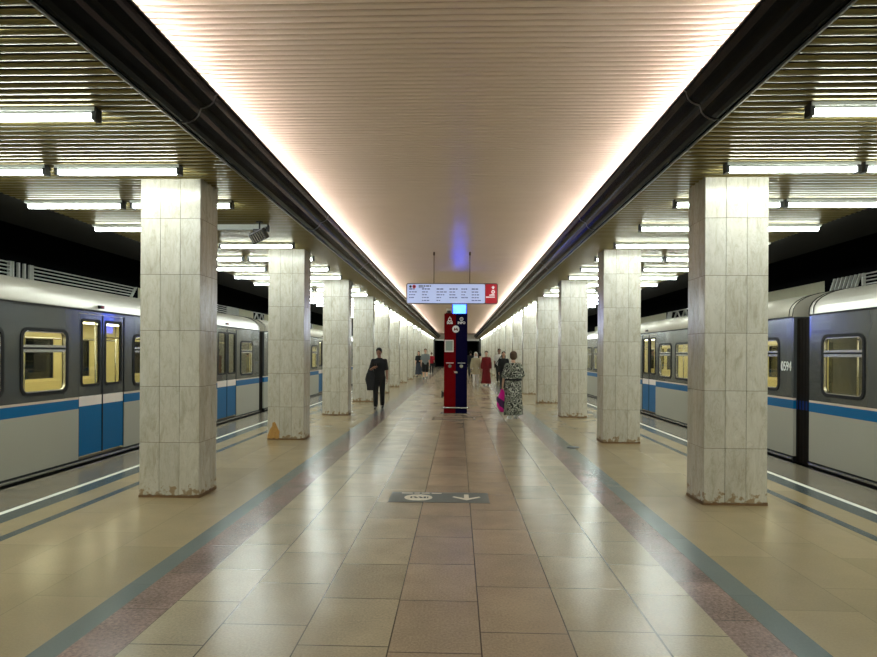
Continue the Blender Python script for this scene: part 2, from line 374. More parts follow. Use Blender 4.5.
struct(MB().box((-2.52, Y0, ZC + .02), (-2.2, Y1, ZC + .034)).build('trim_3', M['cove_back']))
struct(MB().box((1.98, Y0, ZC + .02), (2.30, Y1, ZC + .034)).build('trim_4', M['cove_back']))
struct(MB().box((-9.3, Y0, 4.5), (-6.40, Y1 + 20, 4.6)).box((-6.48, Y0, ZC - .01), (-6.45, Y1, 4.5)).build('ceiling_track_left', M['void']))
struct(MB().box((6.15, Y0, 4.5), (9.1, Y1 + 20, 4.6)).box((6.2, Y0, ZC - .01), (6.23, Y1, 4.5)).build('ceiling_track_right', M['void']))

# ------------------------------------------------------------------ walls
XL, XR = -9.1, 8.9
struct(MB().box((XL - .15, Y0, -1.35), (XL, Y1 + 20, 2.94)).box((XL - .15, Y0, 2.94), (XL, Y1 + 20, 4.6), 1).build('wall_left', [M['dark_wall'], M['void']]))
struct(MB().box((XR, Y0, -1.35), (XR + .15, Y1 + 20, 2.94)).box((XR, Y0, 2.94), (XR + .15, Y1 + 20, 4.6), 1).build('wall_right', [M['dark_wall'], M['void']]))
struct(MB().box((XL, Y0 - .1, -1.35), (XR, Y0, 4.6)).build('wall_back', M['end_stone']))
b = MB()
b.box((-5.06, Y1, 0), (-2.75, Y1 + .3, ZC)).box((2.5, Y1, 0), (4.84, Y1 + .3, ZC)).box((-2.75, Y1, 3.16), (2.5, Y1 + .3, 4.05), 1)
b.box((-2.9, Y1 + 7, 0), (2.65, Y1 + 7.2, 3.2), 2).box((-2.95, Y1 + .3, 0), (-2.75, Y1 + 7, 3.2), 2).box((2.5, Y1 + .3, 0), (2.7, Y1 + 7, 3.2), 2).box((-2.75, Y1 + .3, 3.16), (2.5, Y1 + 7, 3.3), 2).box((-2.75, Y1, -.1), (2.5, Y1 + 7, -.003), 2)
struct(b.build('wall_end', [M['end_stone'], M['white_paint'], M['void']]))

# ------------------------------------------------------------------ columns
CW, CD, CH = .645, .46, 3.40
def column_meshes():
    rows = [.022, .585, 1.18, 1.775, 2.37, 2.965, CH]
    t = MB(); g = .0022; th = .02
    for a, c in zip(rows, rows[1:]):
        for k in range(3):
            w = CW / 3; x0 = -CW / 2 + k * w
            for yf in (0, CD - th):
                t.box((x0 + g, yf, a + g), (x0 + w - g, yf + th, c - g))
            w = (CD - 2 * th) / 3; y0 = th + k * w
            for xf in (-CW / 2, CW / 2 - th):
                t.box((xf, y0 + g, a + g), (xf + th, y0 + w - g, c - g))
    core = MB().box((-CW / 2 + .006, .006, 0), (CW / 2 - .006, CD - .006, CH))
    sk = MB(); e = .007
    n = 14
    # ragged mortar line around the foot
    def run(p, q, nrm):
        for i in range(n):
            a = V(p).lerp(V(q), i / n); c = V(p).lerp(V(q), (i + 1) / n); h = .018 + random.random() * .02
            lo = V((min(a.x, c.x), min(a.y, c.y), 0)) - V((abs(nrm[0]), abs(nrm[1]), 0)) * e
            hi = V((max(a.x, c.x), max(a.y, c.y), h)) + V((abs(nrm[0]), abs(nrm[1]), 0)) * e
            sk.box(lo, hi)
    run((-CW/2, 0, 0), (CW/2, 0, 0), (0, 1)); run((-CW/2, CD, 0), (CW/2, CD, 0), (0, 1)); run((-CW/2, 0, 0), (-CW/2, CD, 0), (1, 0)); run((CW/2, 0, 0), (CW/2, CD, 0), (1, 0))
    return t.mesh('column_cladding', M['marble']), core.mesh('column_core', M['grout']), sk.mesh('column_foot', M['skirt'])
TM, CM, SM = column_meshes()
COLY = [6.33 + 4.345 * k for k in range(-3, 15)]
for side, xc in (('left', -3.06), ('right', 2.865)):
    for i, y in enumerate(COLY):
        k = i - 3
        if k < -2: continue
        r = bpy.data.objects.new('marble_column', TM); COL.objects.link(r); r.location = (xc, y, 0)
        for nm, me in (('core', CM), ('mortar_foot', SM)):
            c = bpy.data.objects.new(nm, me); COL.objects.link(c); c.parent = r
        if k == 0: lb = f'nearest square marble column in the {side} colonnade, ' + ('first pillar beside the train' if side == 'left' else 'with yellow chips at its foot')
        elif k < 0: lb = f'{ordw(-k-1)} marble column behind the camera in the {side} colonnade'
        elif k == 14: lb = f'last and farthest marble column of the {side} colonnade, by the dark end'
        elif k == 1 and side == 'left': lb = 'second marble column of the left colonnade, with tan broken corner at its foot'
        else: lb = f'{ordw(k)} marble column from the camera in the {side} colonnade'
        tag(r, lb, 'column', f'marble columns of the {side} colonnade')
        if k == 1 and side == 'left':
            pts = [(-.325,0),(-.11,0),(-.12,.06),(-.105,.12),(-.14,.19),(-.175,.27),(-.2,.30),(-.235,.28),(-.24,.22),(-.275,.17),(-.3,.1),(-.325,.06)]
            p = MB().poly([(x, -.004, z + .02) for x, z in pts], (0, .01, 0)).build('broken_patch', M['plaster'], r); p['label'] = 'tan plaster patch where the marble broke off'

# ------------------------------------------------------------------ fluorescent lamps
def lamp_meshes(L, lod):
    seg = 14 if lod == 0 else 8
    tube = MB(); tube.cyl((.03, 0, -.055), (L - .03, 0, -.055), .034, seg=seg)
    hs = MB(); hs.box((.0, -.05, -.028), (L, .05, 0))
    hs.box((.03, -.035, -.045), (L - .03, .035, -.028))
    cp = MB(); cp.box((-.006, -.04, -.095), (.026, .04, .0))
    return tube, hs, cp
LAMPS = {}
for key, L in (('in', 1.245), ('out', 1.21)):
    for lod in (0, 1):
        t, h, c = lamp_meshes(L, lod)
        LAMPS[key, lod] = (t.mesh('lamp_tube', M['tube']), h.mesh('lamp_housing', M['lamp_white']), c.mesh('lamp_end_cap', M['black_plastic']), L)
offm = MB().caps((.06, 0, -.055), (1.185, 0, -.055), .018, seg=12).mesh('unlit_tube', M['tube_off'])
ZL = 3.392 - .0
for side in ('left', 'right'):
    s = -1 if side == 'left' else 1
    for r in range(-6, 49):
        y = 4.51 + 1.375 * r
        if y > 70: break
        for key, xi in (('in', 2.745 if s < 0 else 2.55), ('out', 4.09 if s < 0 else 3.84)):
            lod = 0 if y < 24 else 1
            tm, hm, cm, L = LAMPS[key, lod]
            for cy in COLY:
                if key == 'in' and cy - .06 < y < cy + CD + .06: y_ = (cy - .07 if y < cy + CD / 2 else cy + CD + .07); break
            else: y_ = y
            dead = (side == 'left' and r == 3 and key == 'in')
            o = bpy.data.objects.new('fluorescent_lamp', hm); COL.objects.link(o)
            o.location = (s * xi, y_, ZC - .014); o.rotation_euler = (0, 0, PI if s < 0 else 0)
            t = bpy.data.objects.new('tube', offm if dead else tm); COL.objects.link(t); t.parent = o
            if lod == 0:
                for x, rz in ((0, 0), (L, PI)) if key == 'in' else ((0, 0),):
                    c = bpy.data.objects.new('end_cap', cm); COL.objects.link(c); c.parent = o; c.location = (x, 0, 0); c.rotation_euler = (0, 0, rz)
            pos = 'inner lamp, by the columns,' if key == 'in' else 'outer lamp, by the track,'
            if dead: lb = 'unlit fluorescent lamp above the ceiling camera over the left platform'
            elif r < 0: lb = f'{pos} in the {ordw(-r-1)} tube row behind the camera, {side} platform'
            else: lb = f'{pos} in the {ordw(r)} row of white tubes over the {side} platform'
            tag(o, lb, 'lamp', f'fluorescent lamps over the {side} platform')

# ------------------------------------------------------------------ light troughs beside the central ceiling
def trough(s, y0, y1):
    """cross-section as (x inward from outer edge, z)"""
    x_out, x_in = (-2.245, -1.94) if s < 0 else (2.025, 1.755)
    w = x_in - x_out
    prof = []
    P = lambda t, z: (x_out + w * t, z)
    prof += [P(0, 3.405), P(.0, 3.385)]
    for k in range(7): a = PI * k / 6; prof.append(P(.28 - .27 * math.cos(a), 3.395 + .085 * (k / 6) - .045 * math.sin(a)))
    prof.append(P(.58, 3.495))
    for k in range(6): a = PI * k / 5; prof.append(P(.76 - .17 * math.cos(a), 3.50 + .075 * (k / 5) - .022 * math.sin(a)))
    prof += [P(.955, 3.60), P(1.0, 3.61), P(1.0, 3.625), P(.93, 3.625), P(.9, 3.59), P(.55, 3.52), P(.3, 3.44)]
    b = MB(); g = .006
    b.ring_loft([[V((x, y0 + g, z)) for x, z in prof], [V((x, y1 - g, z)) for x, z in prof]], smooth=False)
    return b, x_out, x_in
yj = [.6 + 4.2 * k for k in range(-2, 17)]
for side, s in (('left', -1), ('right', 1)):
    for i, (a, c) in enumerate(zip(yj, yj[1:])):
        b, xo, xi = trough(s, a, c)
        o = b.build('light_trough', M['trough'])
        lx = xo + s * .10
        t = MB(); n = 3; L = (c - a) / n
        for k in range(n): t.caps((lx, a + k * L + .06, 3.62), (lx, a + (k + 1) * L - .06, 3.62), .018, seg=8)
        t.build('cove_tube', M['cove'], o)
        t = MB()
        for k in range(6): t.box((lx - .012, a + .3 + k * .7, 3.434), (lx + .012, a + .33 + k * .7, 3.61))
        t.build('tube_holder', M['black_plastic'], o)
        MB().box((min(xo - s * -.012, xo), a + .004, 3.366), (max(xo - s * -.012, xo), c - .004, 3.386)).build('edge_angle', M['angle'], o)
        # end collar at each joint
        cb, _, _ = trough(s, c - .035, c + .0)
        for v_ in cb.bm.verts: v_.co.z -= .005
        cb.build('joint_collar', M['black_plastic'], o)
        if i < 2: lb = f'black light trough length over the camera on the {side} of the pale ceiling' if i == 1 else f'black light trough length behind the camera, {side} of the pale ceiling'
        else: lb = f'{ordw(i-2)} black light trough length ahead along the {side} edge of the pale ceiling'
        tag(o, lb, 'light trough', f'black light troughs on the {side}')

# ------------------------------------------------------------------ track wall panels
def wall_panel(kind, side, y0, y1, label, lean0=0, lean1=0):
    x = XL if side == 'left' else XR; s = 1 if side == 'left' else -1
    z0, z1 = 2.96, 3.37
    r = empty({'louvre': 'louvre_panel', 'bars': 'bar_panel', 'cream': 'corrugated_panel', 'truss': 'truss_panel'}[kind], (x, (y0 + y1) / 2, z0)); h = z1 - z0; L = y1 - y0
    q = lambda d, y, z: V((s * d, y - L / 2, z))
    MB().box(q(.0, 0, -.02) if s > 0 else q(.05, 0, -.02), q(.05, L, .03) if s > 0 else q(0, L, .03)).build('sill_rail', M['pale_bar'], r)
    if kind == 'louvre':
        b = MB()
        for k in range(5):
            z = .075 + k * .075
            b.poly([q(.02, .04 + lean0 * z / h, z), q(.02, L - .04 + lean1 * z / h, z), q(.02, L - .04 + lean1 * (z + .022) / h, z + .022), q(.02, .04 + lean0 * (z + .022) / h, z + .022)], (s * .05, 0, 0))
        b.build('louvre_bars', M['pale_bar'], r)
        b = MB(); b.poly([q(.01, 0, 0), q(.01, .05, 0), q(.01, .05 + lean0, h), q(.01, lean0, h)], (s * .06, 0, 0)); b.build('end_post', M['pale_bar'], r); b = MB(); b.poly([q(.01, L - .05, 0), q(.01, L, 0), q(.01, L + lean1, h), q(.01, L - .05 + lean1, h)], (s * .06, 0, 0)); b.build('end_post', M['pale_bar'], r)
    elif kind == 'bars':
        b = MB(); n = max(3, int(L / .14)); 
        for k in range(n + 1):
            y = L * k / n; b.poly([q(.02, y - .022, 0), q(.02, y + .022, 0), q(.02, y + .022 + lean0, h), q(.02, y - .022 + lean0, h)], (s * .05, 0, 0))
        b.build('upright_bars', M['pale_bar'], r)
    elif kind == 'cream':
        b = MB(); n = int(L / .055); rows = []
        for k in range(n * 4 + 1):
            y = L * k / (n * 4); rows.append((.03 + .014 * (1 if (k // 2) % 2 else 0), y))
        lo = [q(d, y, 0) for d, y in rows]; hi = [q(d, y, h) for d, y in rows]
        b.ring_loft([lo, hi], closed=False, smooth=False); b.build('corrugated_sheet', M['cream_metal'], r)
    else:
        b = MB(); n = max(2, int(L / .7))
        for k in range(n):
            a = L * k / n; c = L * (k + .5) / n; d = L * (k + 1) / n
            for u, v in ((a, c), (d, c)):
                b.poly([q(.02, u - .03, 0), q(.02, u + .03, 0), q(.02, v + .03, h), q(.02, v - .03, h)], (s * .05, 0, 0))
        b.poly([q(.02, 0, h - .03), q(.02, L, h - .03), q(.02, L, h), q(.02, 0, h)], (s * .05, 0, 0))
        b.build('zigzag_bars', M['pale_bar'], r)
    tag(r, label, 'wall panel', f'trackside wall panels on the {side}')
LP = [('louvre',8.0,11.95),('bars',12.0,12.5),('louvre',12.54,16.4),('cream',16.85,18.9),('louvre',19.2,23.5),('bars',23.6,24.6),('cream',24.75,26.5),('truss',26.55,27.95),('cream',28.0,33.0),('louvre',33.1,37.4),('cream',37.5,42.0)]
RP = [('louvre',9.4,13.55),('bars',13.85,14.75),('cream',14.95,19.2),('louvre',19.3,23.4),('truss',23.5,25.2),('bars',25.6,26.0),('cream',26.1,30.5),('louvre',30.6,34.9),('cream',35.0,39.5)]
KN = {'louvre': 'louvre panel of long pale bars', 'bars': 'panel of short upright pale bars', 'cream': 'cream corrugated metal panel', 'truss': 'panel of zigzag pale bars'}
for side, lst in (('left', LP), ('right', RP)):
    cnt = {}
    for kind, a, c in lst:
        cnt[kind] = cnt.get(kind, 0) + 1
        l1 = .35 if (side == 'left' and kind == 'louvre' and a > 12 and a < 13) else 0
        l0 = -.22 if (side == 'right' and kind == 'bars') else 0
        wall_panel(kind, side, a, c, f'{ordw(cnt[kind]-1)} {KN[kind]} above the {side} train', l0, l1)

# ------------------------------------------------------------------ subway cars
def rrect(y0, y1, z0, z1, r, n=5):
    pts = []
    for cy, cz, a0 in ((y1 - r, z1 - r, 0), (y0 + r, z1 - r, 90), (y0 + r, z0 + r, 180), (y1 - r, z0 + r, 270)):
        for k in range(n + 1):
            a = math.radians(a0 + 90 * k / n); pts.append((cy + r * math.cos(a), cz + r * math.sin(a)))
    return pts
def ring_prism(b, outer, inner, x0, x1, mi=0):
    O0, O1, I0, I1 = ([b.bm.verts.new((x, y, z)) for y, z in p] for x, p in ((x0, outer), (x1, outer), (x0, inner), (x1, inner)))
    n = len(O0)
    for i in range(n):
        j = (i + 1) % n
        for q in ((O0[i], O0[j], O1[j], O1[i]), (I0[i], I1[i], I1[j], I0[j]), (O0[i], I0[i], I0[j], O0[j]), (O1[i], O1[j], I1[j], I1[i])):
            b.bm.faces.new(q).material_index = mi
WIN_Z = (1.0, 1.835)
def build_car(L, end0, doors, name):
    """side plane at local x=0 facing +x, body extends to x=-2.7; local y 0..L, z=0 platform level"""
    root = empty(name); W = 2.7; zb, zt = .07, 2.125
    wins = []
    dh = .565
    edges = [0.0] + sum([[d - dh, d + dh] for d in doors], []) + [L]
    ww = .88
    wins.append((doors[0] - .80 - ww, doors[0] - .80)); wins.append((doors[-1] + .80, doors[-1] + .80 + ww))
    for a, c in zip(doors, doors[1:]):
        span = (c - a) - 2 * .80; gp = (span - 3 * ww) / 2
        for k in range(3):
            w0 = a + .80 + k * (ww + gp); wins.append((w0, w0 + ww))
    wins.sort()
    holes = [(a + .035, c - .035, WIN_Z[0] + .035, WIN_Z[1] - .035) for a, c in wins]
    bands = [(zb, .765, 1), (.765, .895, 2), (.895, .925, 3), (.925, zt, 0)]
    body = MB(); th = .04
    def wall(xa, xb, mi_map):
        ys = sorted(set([0, L] + [v for h in holes for v in h[:2]] + [d + q for d in doors for q in (-dh, dh)]))
        for a, c in zip(ys, ys[1:]):
            mid = (a + c) / 2
            if any(abs(mid - d) < dh for d in doors):
                body.box((xa, a, 2.075), (xb, c, zt), mi_map[0]); continue
            hole = next((h for h in holes if h[0] < mid < h[1]), None)
            for z0, z1, mi in bands:
                if hole and mi == 0:
                    body.box((xa, a, z0), (xb, c, hole[2]), mi_map[mi]); body.box((xa, a, hole[3]), (xb, c, z1), mi_map[mi])
                else: body.box((xa, a, z0), (xb, c, z1), mi_map[mi])
    wall(-th, 0, [0, 1, 2, 3])
    wall(-W, -W + th, [0, 1, 2, 3])
    for y in (0, L - .05): body.box((-W + th, y, zb), (-th, y + .05, zt), 0)
    body.box((-W, 0, -.02), (0, L, zb), 4)
    for d in doors:   # doors on the far side stay a plain filled wall
        body.box((-W, d - dh, zb), (-W + th, d + dh, 2.075), 0)
    body.box((-W + .3, .3, -1.0), (-.3, L - .3, -.02), 4)
    body.build('body', [M['car_dark'], M['car_grey'], M['car_blue'], M['car_trim'], M['rubber']], root)
    MB().box((-.03, .02, .015), (.018, L - .02, .045)).build('sill_strip', M['steel'], root)
    # roof
    rb = MB(); prof = []
    for k in range(21):
        t = PI * k / 20; x = -W / 2 + (W / 2 + .012) * (abs(math.cos(t)) ** .72) * (1 if t < PI / 2 else -1); z = zt + .02 + .40 * math.sin(t) ** .8; prof.append((x, z))
    prof2 = [(.012, zt)] + prof + [(-W - .012, zt)]
    rb.ring_loft([[V((x, y, z)) for x, z in prof2] for y in (0.0, L)], smooth=True)
    rf = rb.build('roof', M['car_roof'], root)
    MB().box((.002, .01, zt - .012), (.02, L - .01, zt + .006)).build('gutter', M['rubber'], rf)
    for y in (.002, .10, L - .115, L - .018):
        et = MB(); p3 = [(x * 1.004 + .004, z + .008) for x, z in prof2]; et.ring_loft([[V((x, yy, z)) for x, z in p3] for yy in (y, y + .015)], smooth=False); et.build('end_rib', M['car_guard'], rf)
    # doors
    leafM = []
    for sgn in (-1, 1):
        hw = .545; y0, y1 = (-hw, -.012) if sgn < 0 else (.012, hw)
        lb = MB(); gz0, gz1 = 1.08, 1.985; gy0, gy1 = y0 + .06, y1 - .06
        if sgn > 0: gy0, gy1 = y0 + .06, y1 - .06
        xa, xb = -.035, -.012
        lb.box((xa, y0, .105), (xb, y1, .79), 1).box((xa, y0, .79), (xb, y1, .925), 2)
        lb.box((xa, y0, .925), (xb, y1, gz0), 0).box((xa, y0, gz1), (xb, y1, 2.07), 0).box((xa, y0, gz0), (xb, gy0, gz1), 0).box((xa, gy1, gz0), (xb, y1, gz1), 0)
        me = lb.mesh('door_leaf', [M['car_dark'], M['car_blue'], M['car_white']])
        gk = MB(); ring_prism(gk, rrect(gy0 - .02, gy1 + .02, gz0 - .02, gz1 + .02, .05), rrect(gy0 + .012, gy1 - .012, gz0 + .012, gz1 - .012, .04), xa - .004, xb + .008)
        gp = MB().box((xa + .006, gy0, gz0), (xa + .012, gy1, gz1))
        eb = MB(); yy = y1 if sgn < 0 else y0
        eb.box((xa, min(yy, yy - sgn * .012), .1), (xb + .006, max(yy, yy - sgn * .012), 2.07))
        yo = y0 if sgn < 0 else y1; eb.box((xa, min(yo, yo + sgn * .018), .1), (xb + .004, max(yo, yo + sgn * .018), 2.07))
        leafM.append((me, gk.mesh('door_gasket', M['rubber']), gp.mesh('door_pane', M['glass']), eb.mesh('door_seal', M['rubber'])))
    for d in doors:
        for me, gk, gp, eb in leafM:
            o = bpy.data.objects.new('door', me); COL.objects.link(o); o.parent = root; o.location = (0, d, 0)
            for n, q in (('window_gasket', gk), ('window_pane', gp), ('rubber_seal', eb)):
                c = bpy.data.objects.new(n, q); COL.objects.link(c); c.parent = o
        l = MB().box((-.04, -.05, 0), (.045, .05, .045), 0).box((.045, -.025, .006), (.06, .025, .036), 1).build('marker_lamp', [M['rubber'], M['lamp_red']], root, (-.0, d - .1, 2.165))
    # windows
    fr = MB(); ring_prism(fr, rrect(0, ww, WIN_Z[0], WIN_Z[1], .12), rrect(.042, ww - .042, WIN_Z[0] + .042, WIN_Z[1] - .042, .08), -.05, .012)
    frM = fr.mesh('window_frame', M['rubber'])
    st = MB(); ring_prism(st, rrect(.04, ww - .04, WIN_Z[0] + .04, WIN_Z[1] - .04, .08), rrect(.055, ww - .055, WIN_Z[0] + .055, WIN_Z[1] - .055, .07), -.03, .004)
    stM = st.mesh('window_bead', M['steel'])
    bar = MB().box((-.03, .05, 1.595), (.006, ww - .05, 1.625), 0).box((-.03, .05, 1.57), (.004, ww - .05, 1.595), 1).box((-.03, .05, 1.535), (.006, ww - .05, 1.57), 0)
    barM = bar.mesh('window_transom', [M['steel'], M['rubber']])
    paM = MB().box((-.028, .045, WIN_Z[0] + .045), (-.022, ww - .045, WIN_Z[1] - .045)).mesh('window_pane', M['glass'])
    for a, c in wins:
        o = bpy.data.objects.new('side_window', frM); COL.objects.link(o); o.parent = root; o.location = (0, a, 0)
        for n, q in (('steel_bead', stM), ('transom', barM), ('window_pane', paM)):
            e = bpy.data.objects.new(n, q); COL.objects.link(e); e.parent = o
        g = bpy.data.objects.new('side_window', frM); COL.objects.link(g); g.parent = root; g.location = (-W - .0, c, 0); g.rotation_euler = (0, 0, PI)
        e = bpy.data.objects.new('window_pane', paM); COL.objects.link(e); e.parent = g
    # interior
    it = MB()
    ys = sorted(set([.06, L - .06] + [v for h in holes for v in h[:2]]))
    for xa, xb in ((-W + th, -W + th + .03), (-th - .03, -th)):
        for a, c in zip(ys, ys[1:]):
            mid = (a + c) / 2; hole = next((h for h in holes if h[0] < mid < h[1]), None)
            if xa > -1 and any(abs(mid - d) < 1.0 and not hole for d in doors):
                # leave the doorways open
                for p, q in ((a, min(c, next(d for d in doors if abs(mid - d) < 1.0) - dh)), (max(a, next(d for d in doors if abs(mid - d) < 1.0) + dh), c)):
                    if q > p: it.box((xa, p, zb), (xb, q, zt - .02))
                continue
            if hole: it.box((xa, a, zb), (xb, c, hole[2])); it.box((xa, a, hole[3]), (xb, c, zt - .02))
            else: it.box((xa, a, zb), (xb, c, zt - .02))
    it.box((-W + .05, .06, zt - .03), (-.05, L - .06, zt + .0), 0); it.box((-W + .05, .06, zb), (-.05, L - .06, zb + .012), 1)
    it.build('interior_lining', [M['cream'], M['car_floor']], root)
    se = MB(); bays = [(.1, doors[0] - .8)] + [(a + .8, c - .8) for a, c in zip(doors, doors[1:])] + [(doors[-1] + .8, L - .1)]
    for a, c in bays:
        for x0, x1, xb in ((-W + .08, -W + .55, -W + .08), (-.55, -.08, -.14)):
            se.box((x0, a, .38), (x1, c, .5)); se.box((xb, a, .5), (xb + .06, c, .98)); se.box((x0 + .05, a, zb), (x1 - .05, c, .38))
    se.build('bench_seats', M['seat'], root)
    hr = MB()
    for a, c in bays:
        for x in (-W + .6, -.6):
            hr.cyl((x, a, 1.78), (x, c, 1.78), .015, seg=8)
            for y in (a, c): hr.cyl((x, y, .4), (x, y, zt - .03), .016, seg=8)
    hr.build('handrails', M['steel'], root)
    cl = MB()
    for x in (-W * .32, -W * .68): cl.box((x - .06, .4, zt - .05), (x + .06, L - .4, zt - .03))
    cl.build('ceiling_lights', M['car_lamp'], root)
    # guard that closes the gap to the next car
    gd = MB(); gp = .385
    gd.box((-.10, L, -.02), (-.05, L + gp, .765), 0).box((-.10, L, .765), (-.05, L + gp, .895), 1).box((-.10, L, .895), (-.05, L + gp, 2.1), 0)
    for k in range(5): gd.box((-.055, L + .04 + k * .08, .0), (-.045, L + .06 + k * .08, 2.08), 0)
    gd.box((-1.9, L, 0), (-.8, L + gp, 2.2), 0)
    gd.build('gap_guard', [M['car_guard'], M['guard_blue']], root)
    return root
LL = 18.6; dl = [2.15 + 4.76 * k for k in range(4)]
left0 = build_car(LL, 0, dl, 'subway_car'); left0.location = (-5.17, 13.42 - dl[3], 0)
LR = 18.2; dr = [1.97 + 4.72 * k for k in range(4)]
right0 = build_car(LR, 0, dr, 'subway_car'); 
# right-hand cars: rotated half a turn so that their side faces the platform
right0.rotation_euler = (0, 0, PI); right0.location = (4.95, 8.69, 0)
tag(left0, 'nearest grey and blue subway car beside the left platform', 'subway car', 'cars of the left train')
tag(right0, 'nearest grey and blue subway car beside the right platform', 'subway car', 'cars of the right train')
for k in range(1, 4):
    c = copy_tree(left0); c.location = (-5.17, 13.42 - dl[3] + k * (LL + .4), 0); tag(c, f'{ordw(k)} grey and blue subway car of the train on the left', 'subway car', 'cars of the left train')
    c = copy_tree(right0); c.location = (4.95, 8.69 + k * (LR + .4), 0)
    tag(c, ('second subway car of the right train, fleet number 0594 by its end' if k == 1 else f'{ordw(k)} grey and blue subway car of the train on the right'), 'subway car', 'cars of the right train')
    if k == 1: num_parent = c
def text_mesh(txt, size, depth, mat, name, bold=0.0):
    cu = bpy.data.curves.new(name, 'FONT'); cu.body = txt; cu.size = size; cu.extrude = depth; cu.align_x = 'CENTER'; cu.align_y = 'CENTER'; cu.offset = bold
    tmp = bpy.data.objects.new(name + '_tmp', cu); COL.objects.link(tmp)
    dg = bpy.context.evaluated_depsgraph_get(); me = bpy.data.meshes.new_from_object(tmp.evaluated_get(dg)); me.name = name
    bpy.data.objects.remove(tmp); bpy.data.curves.remove(cu)
    me.materials.clear(); me.materials.append(mat); return me
def text(txt, size, depth, mat, name, parent, loc, rot, bold=0.0):
    o = bpy.data.objects.new(name, text_mesh(txt, size, depth, mat, name, bold)); COL.objects.link(o); o.parent = parent; o.location = loc; o.rotation_euler = rot; return o
# text on the right train: local +x faces the platform, so up=z, reading direction = local +y
text('0594', .20, .002, M['num'], 'fleet_number', num_parent, (.003, LR - .20, 1.385), (PI / 2, 0, PI / 2), .001).scale = (.72, 1, 1)

# ------------------------------------------------------------------ hanging sign
sg = empty('hanging_sign', (-.15, 14.2, 2.715)); W2, H2 = 1.07, .485
fr = MB(); o_, i_ = rrect(-W2, W2, 0, H2, .05), rrect(-W2 + .025, W2 - .025, .022, H2 - .022, .035)
b = MB(); b.poly([(x, -.06, z) for x, z in o_], (0, .12, 0)); b.build('case', M['sign_frame'], sg)
xs = W2 - .30
b = MB(); b.poly([(x, -.064, z) for x, z in rrect(-W2 + .02, xs, .02, H2 - .02, .03)], (0, .006, 0)); b.build('lit_face', M['sign_face'], sg)
b = MB(); b.poly([(x, -.064, z) for x, z in rrect(xs + .01, W2 - .02, .02, H2 - .02, .03)], (0, .006, 0)); b.build('red_end_field', M['sign_red'], sg)
ink = MB(); yy = -.067
def dash(b, x, z, w, h, mi=0): b.box((x, yy, z), (x + w, -.0635, z + h), mi)
for c, x in enumerate((-1.0, -.70, -.36, -.06, .22, .46)):
    for r in range(5):
        z = .335 - r * .066; k = x
        if (c, r) in ((0, 4), (4, 4), (3, 4)): continue
        for w in [random.uniform(.03, .08) for _ in range(random.choice((2, 3)))]:
            if k + w > x + .25: break
            dash(ink, k, z, w, .022 if r else .028, 0); k += w + .014
k = -.78
for w in (.10, .045, .07, .03): dash(ink, k, .405, w, .026, 1); k += w + .015
k = -.78
for w in (.05, .07): dash(ink, k, .372, w, .016, 0); k += w + .012
ink.build('route_text', [M['sign_ink'], M['sign_black']], sg)
b = MB(); b.cyl((-1.0 + .03, yy, .405), (-.97, -.0635, .405), .03, seg=18, mi=0); b.cyl((-.885, yy, .405), (-.885, -.0635, .405), .042, seg=18, mi=1); b.cyl((-.885, yy - .002, .405), (-.885, -.0635, .405), .020, seg=14, mi=0)
b.build('line_badges', [M['sign_black'], M['sign_red']], sg)
b = MB(); xx = W2 - .11
b.poly([(xx - .045, yy, .385), (xx, yy, .43), (xx + .045, yy, .385), (xx + .018, yy, .385), (xx + .018, yy, .35), (xx - .018, yy, .35), (xx - .018, yy, .385)], (0, .003, 0))
ring = MB(); ring_pts = lambda r, n=20: [(xx + r * math.cos(2 * PI * i / n), .285 + r * math.sin(2 * PI * i / n)) for i in range(n)]
for i in range(20):
    j = (i + 1) % 20; O, I = ring_pts(.042), ring_pts(.02)
    b.poly([(O[i][0], yy, O[i][1]), (O[j][0], yy, O[j][1]), (I[j][0], yy, I[j][1]), (I[i][0], yy, I[i][1])], (0, .003, 0))
dash(b, xx - .09, .2, .13, .02); dash(b, xx - .17, .15, .21, .026); dash(b, xx - .05, .215, .08, .012)
b.build('exit_symbols', M['sign_white'], sg)
for x in (-.575 + .15, .267 + .15):
    b = MB(); b.cyl((x, 0, H2), (x, 0, 3.933 - 2.715), .009, seg=10).cyl((x, 0, 3.86 - 2.715), (x, 0, 3.935 - 2.715), .022, seg=12); b.build('hanging_rod', M['rod'], sg)
tag(sg, 'long lit white and red information sign hanging on two rods from the ceiling', 'sign')

# ------------------------------------------------------------------ information totem
tt = empty('information_totem', (-.06, 15.6, 0)); hw, th, H = .298, .32, 2.59
MB().box((-hw + .008, .012, .01), (hw - .008, th, H), 0).build('case', M['tot_side'], tt, bevel=.006)
MB().box((-hw, 0, .0), (.0, .016, H)).build('red_front', M['tot_red'], tt)
MB().box((.0, 0, .0), (hw, .016, H)).build('navy_front', M['tot_navy'], tt)
F = -.004
def arc_ring(b, cx, cz, r0, r1, a0=0, a1=360, n=20, y=F, t=.006, mi=0):
    for i in range(n):
        t0, t1 = math.radians(a0 + (a1 - a0) * i / n), math.radians(a0 + (a1 - a0) * (i + 1) / n)
        b.poly([(cx + r1 * math.cos(t0), y, cz + r1 * math.sin(t0)), (cx + r1 * math.cos(t1), y, cz + r1 * math.sin(t1)), (cx + r0 * math.cos(t1), y, cz + r0 * math.sin(t1)), (cx + r0 * math.cos(t0), y, cz + r0 * math.sin(t0))], (0, t, 0), mi)
b = MB(); cx, cz = -.155, 2.445   # bell
arc_ring(b, cx, cz, .026, .042, -20, 200); b.box((cx - .055, F, cz - .05), (cx + .055, .002, cz - .032)); b.box((cx - .042, F, cz - .035), (cx - .026, .002, cz)); b.box((cx + .026, F, cz - .035), (cx + .042, .002, cz)); b.box((cx - .006, F, cz + .04), (cx + .006, .002, cz + .07))
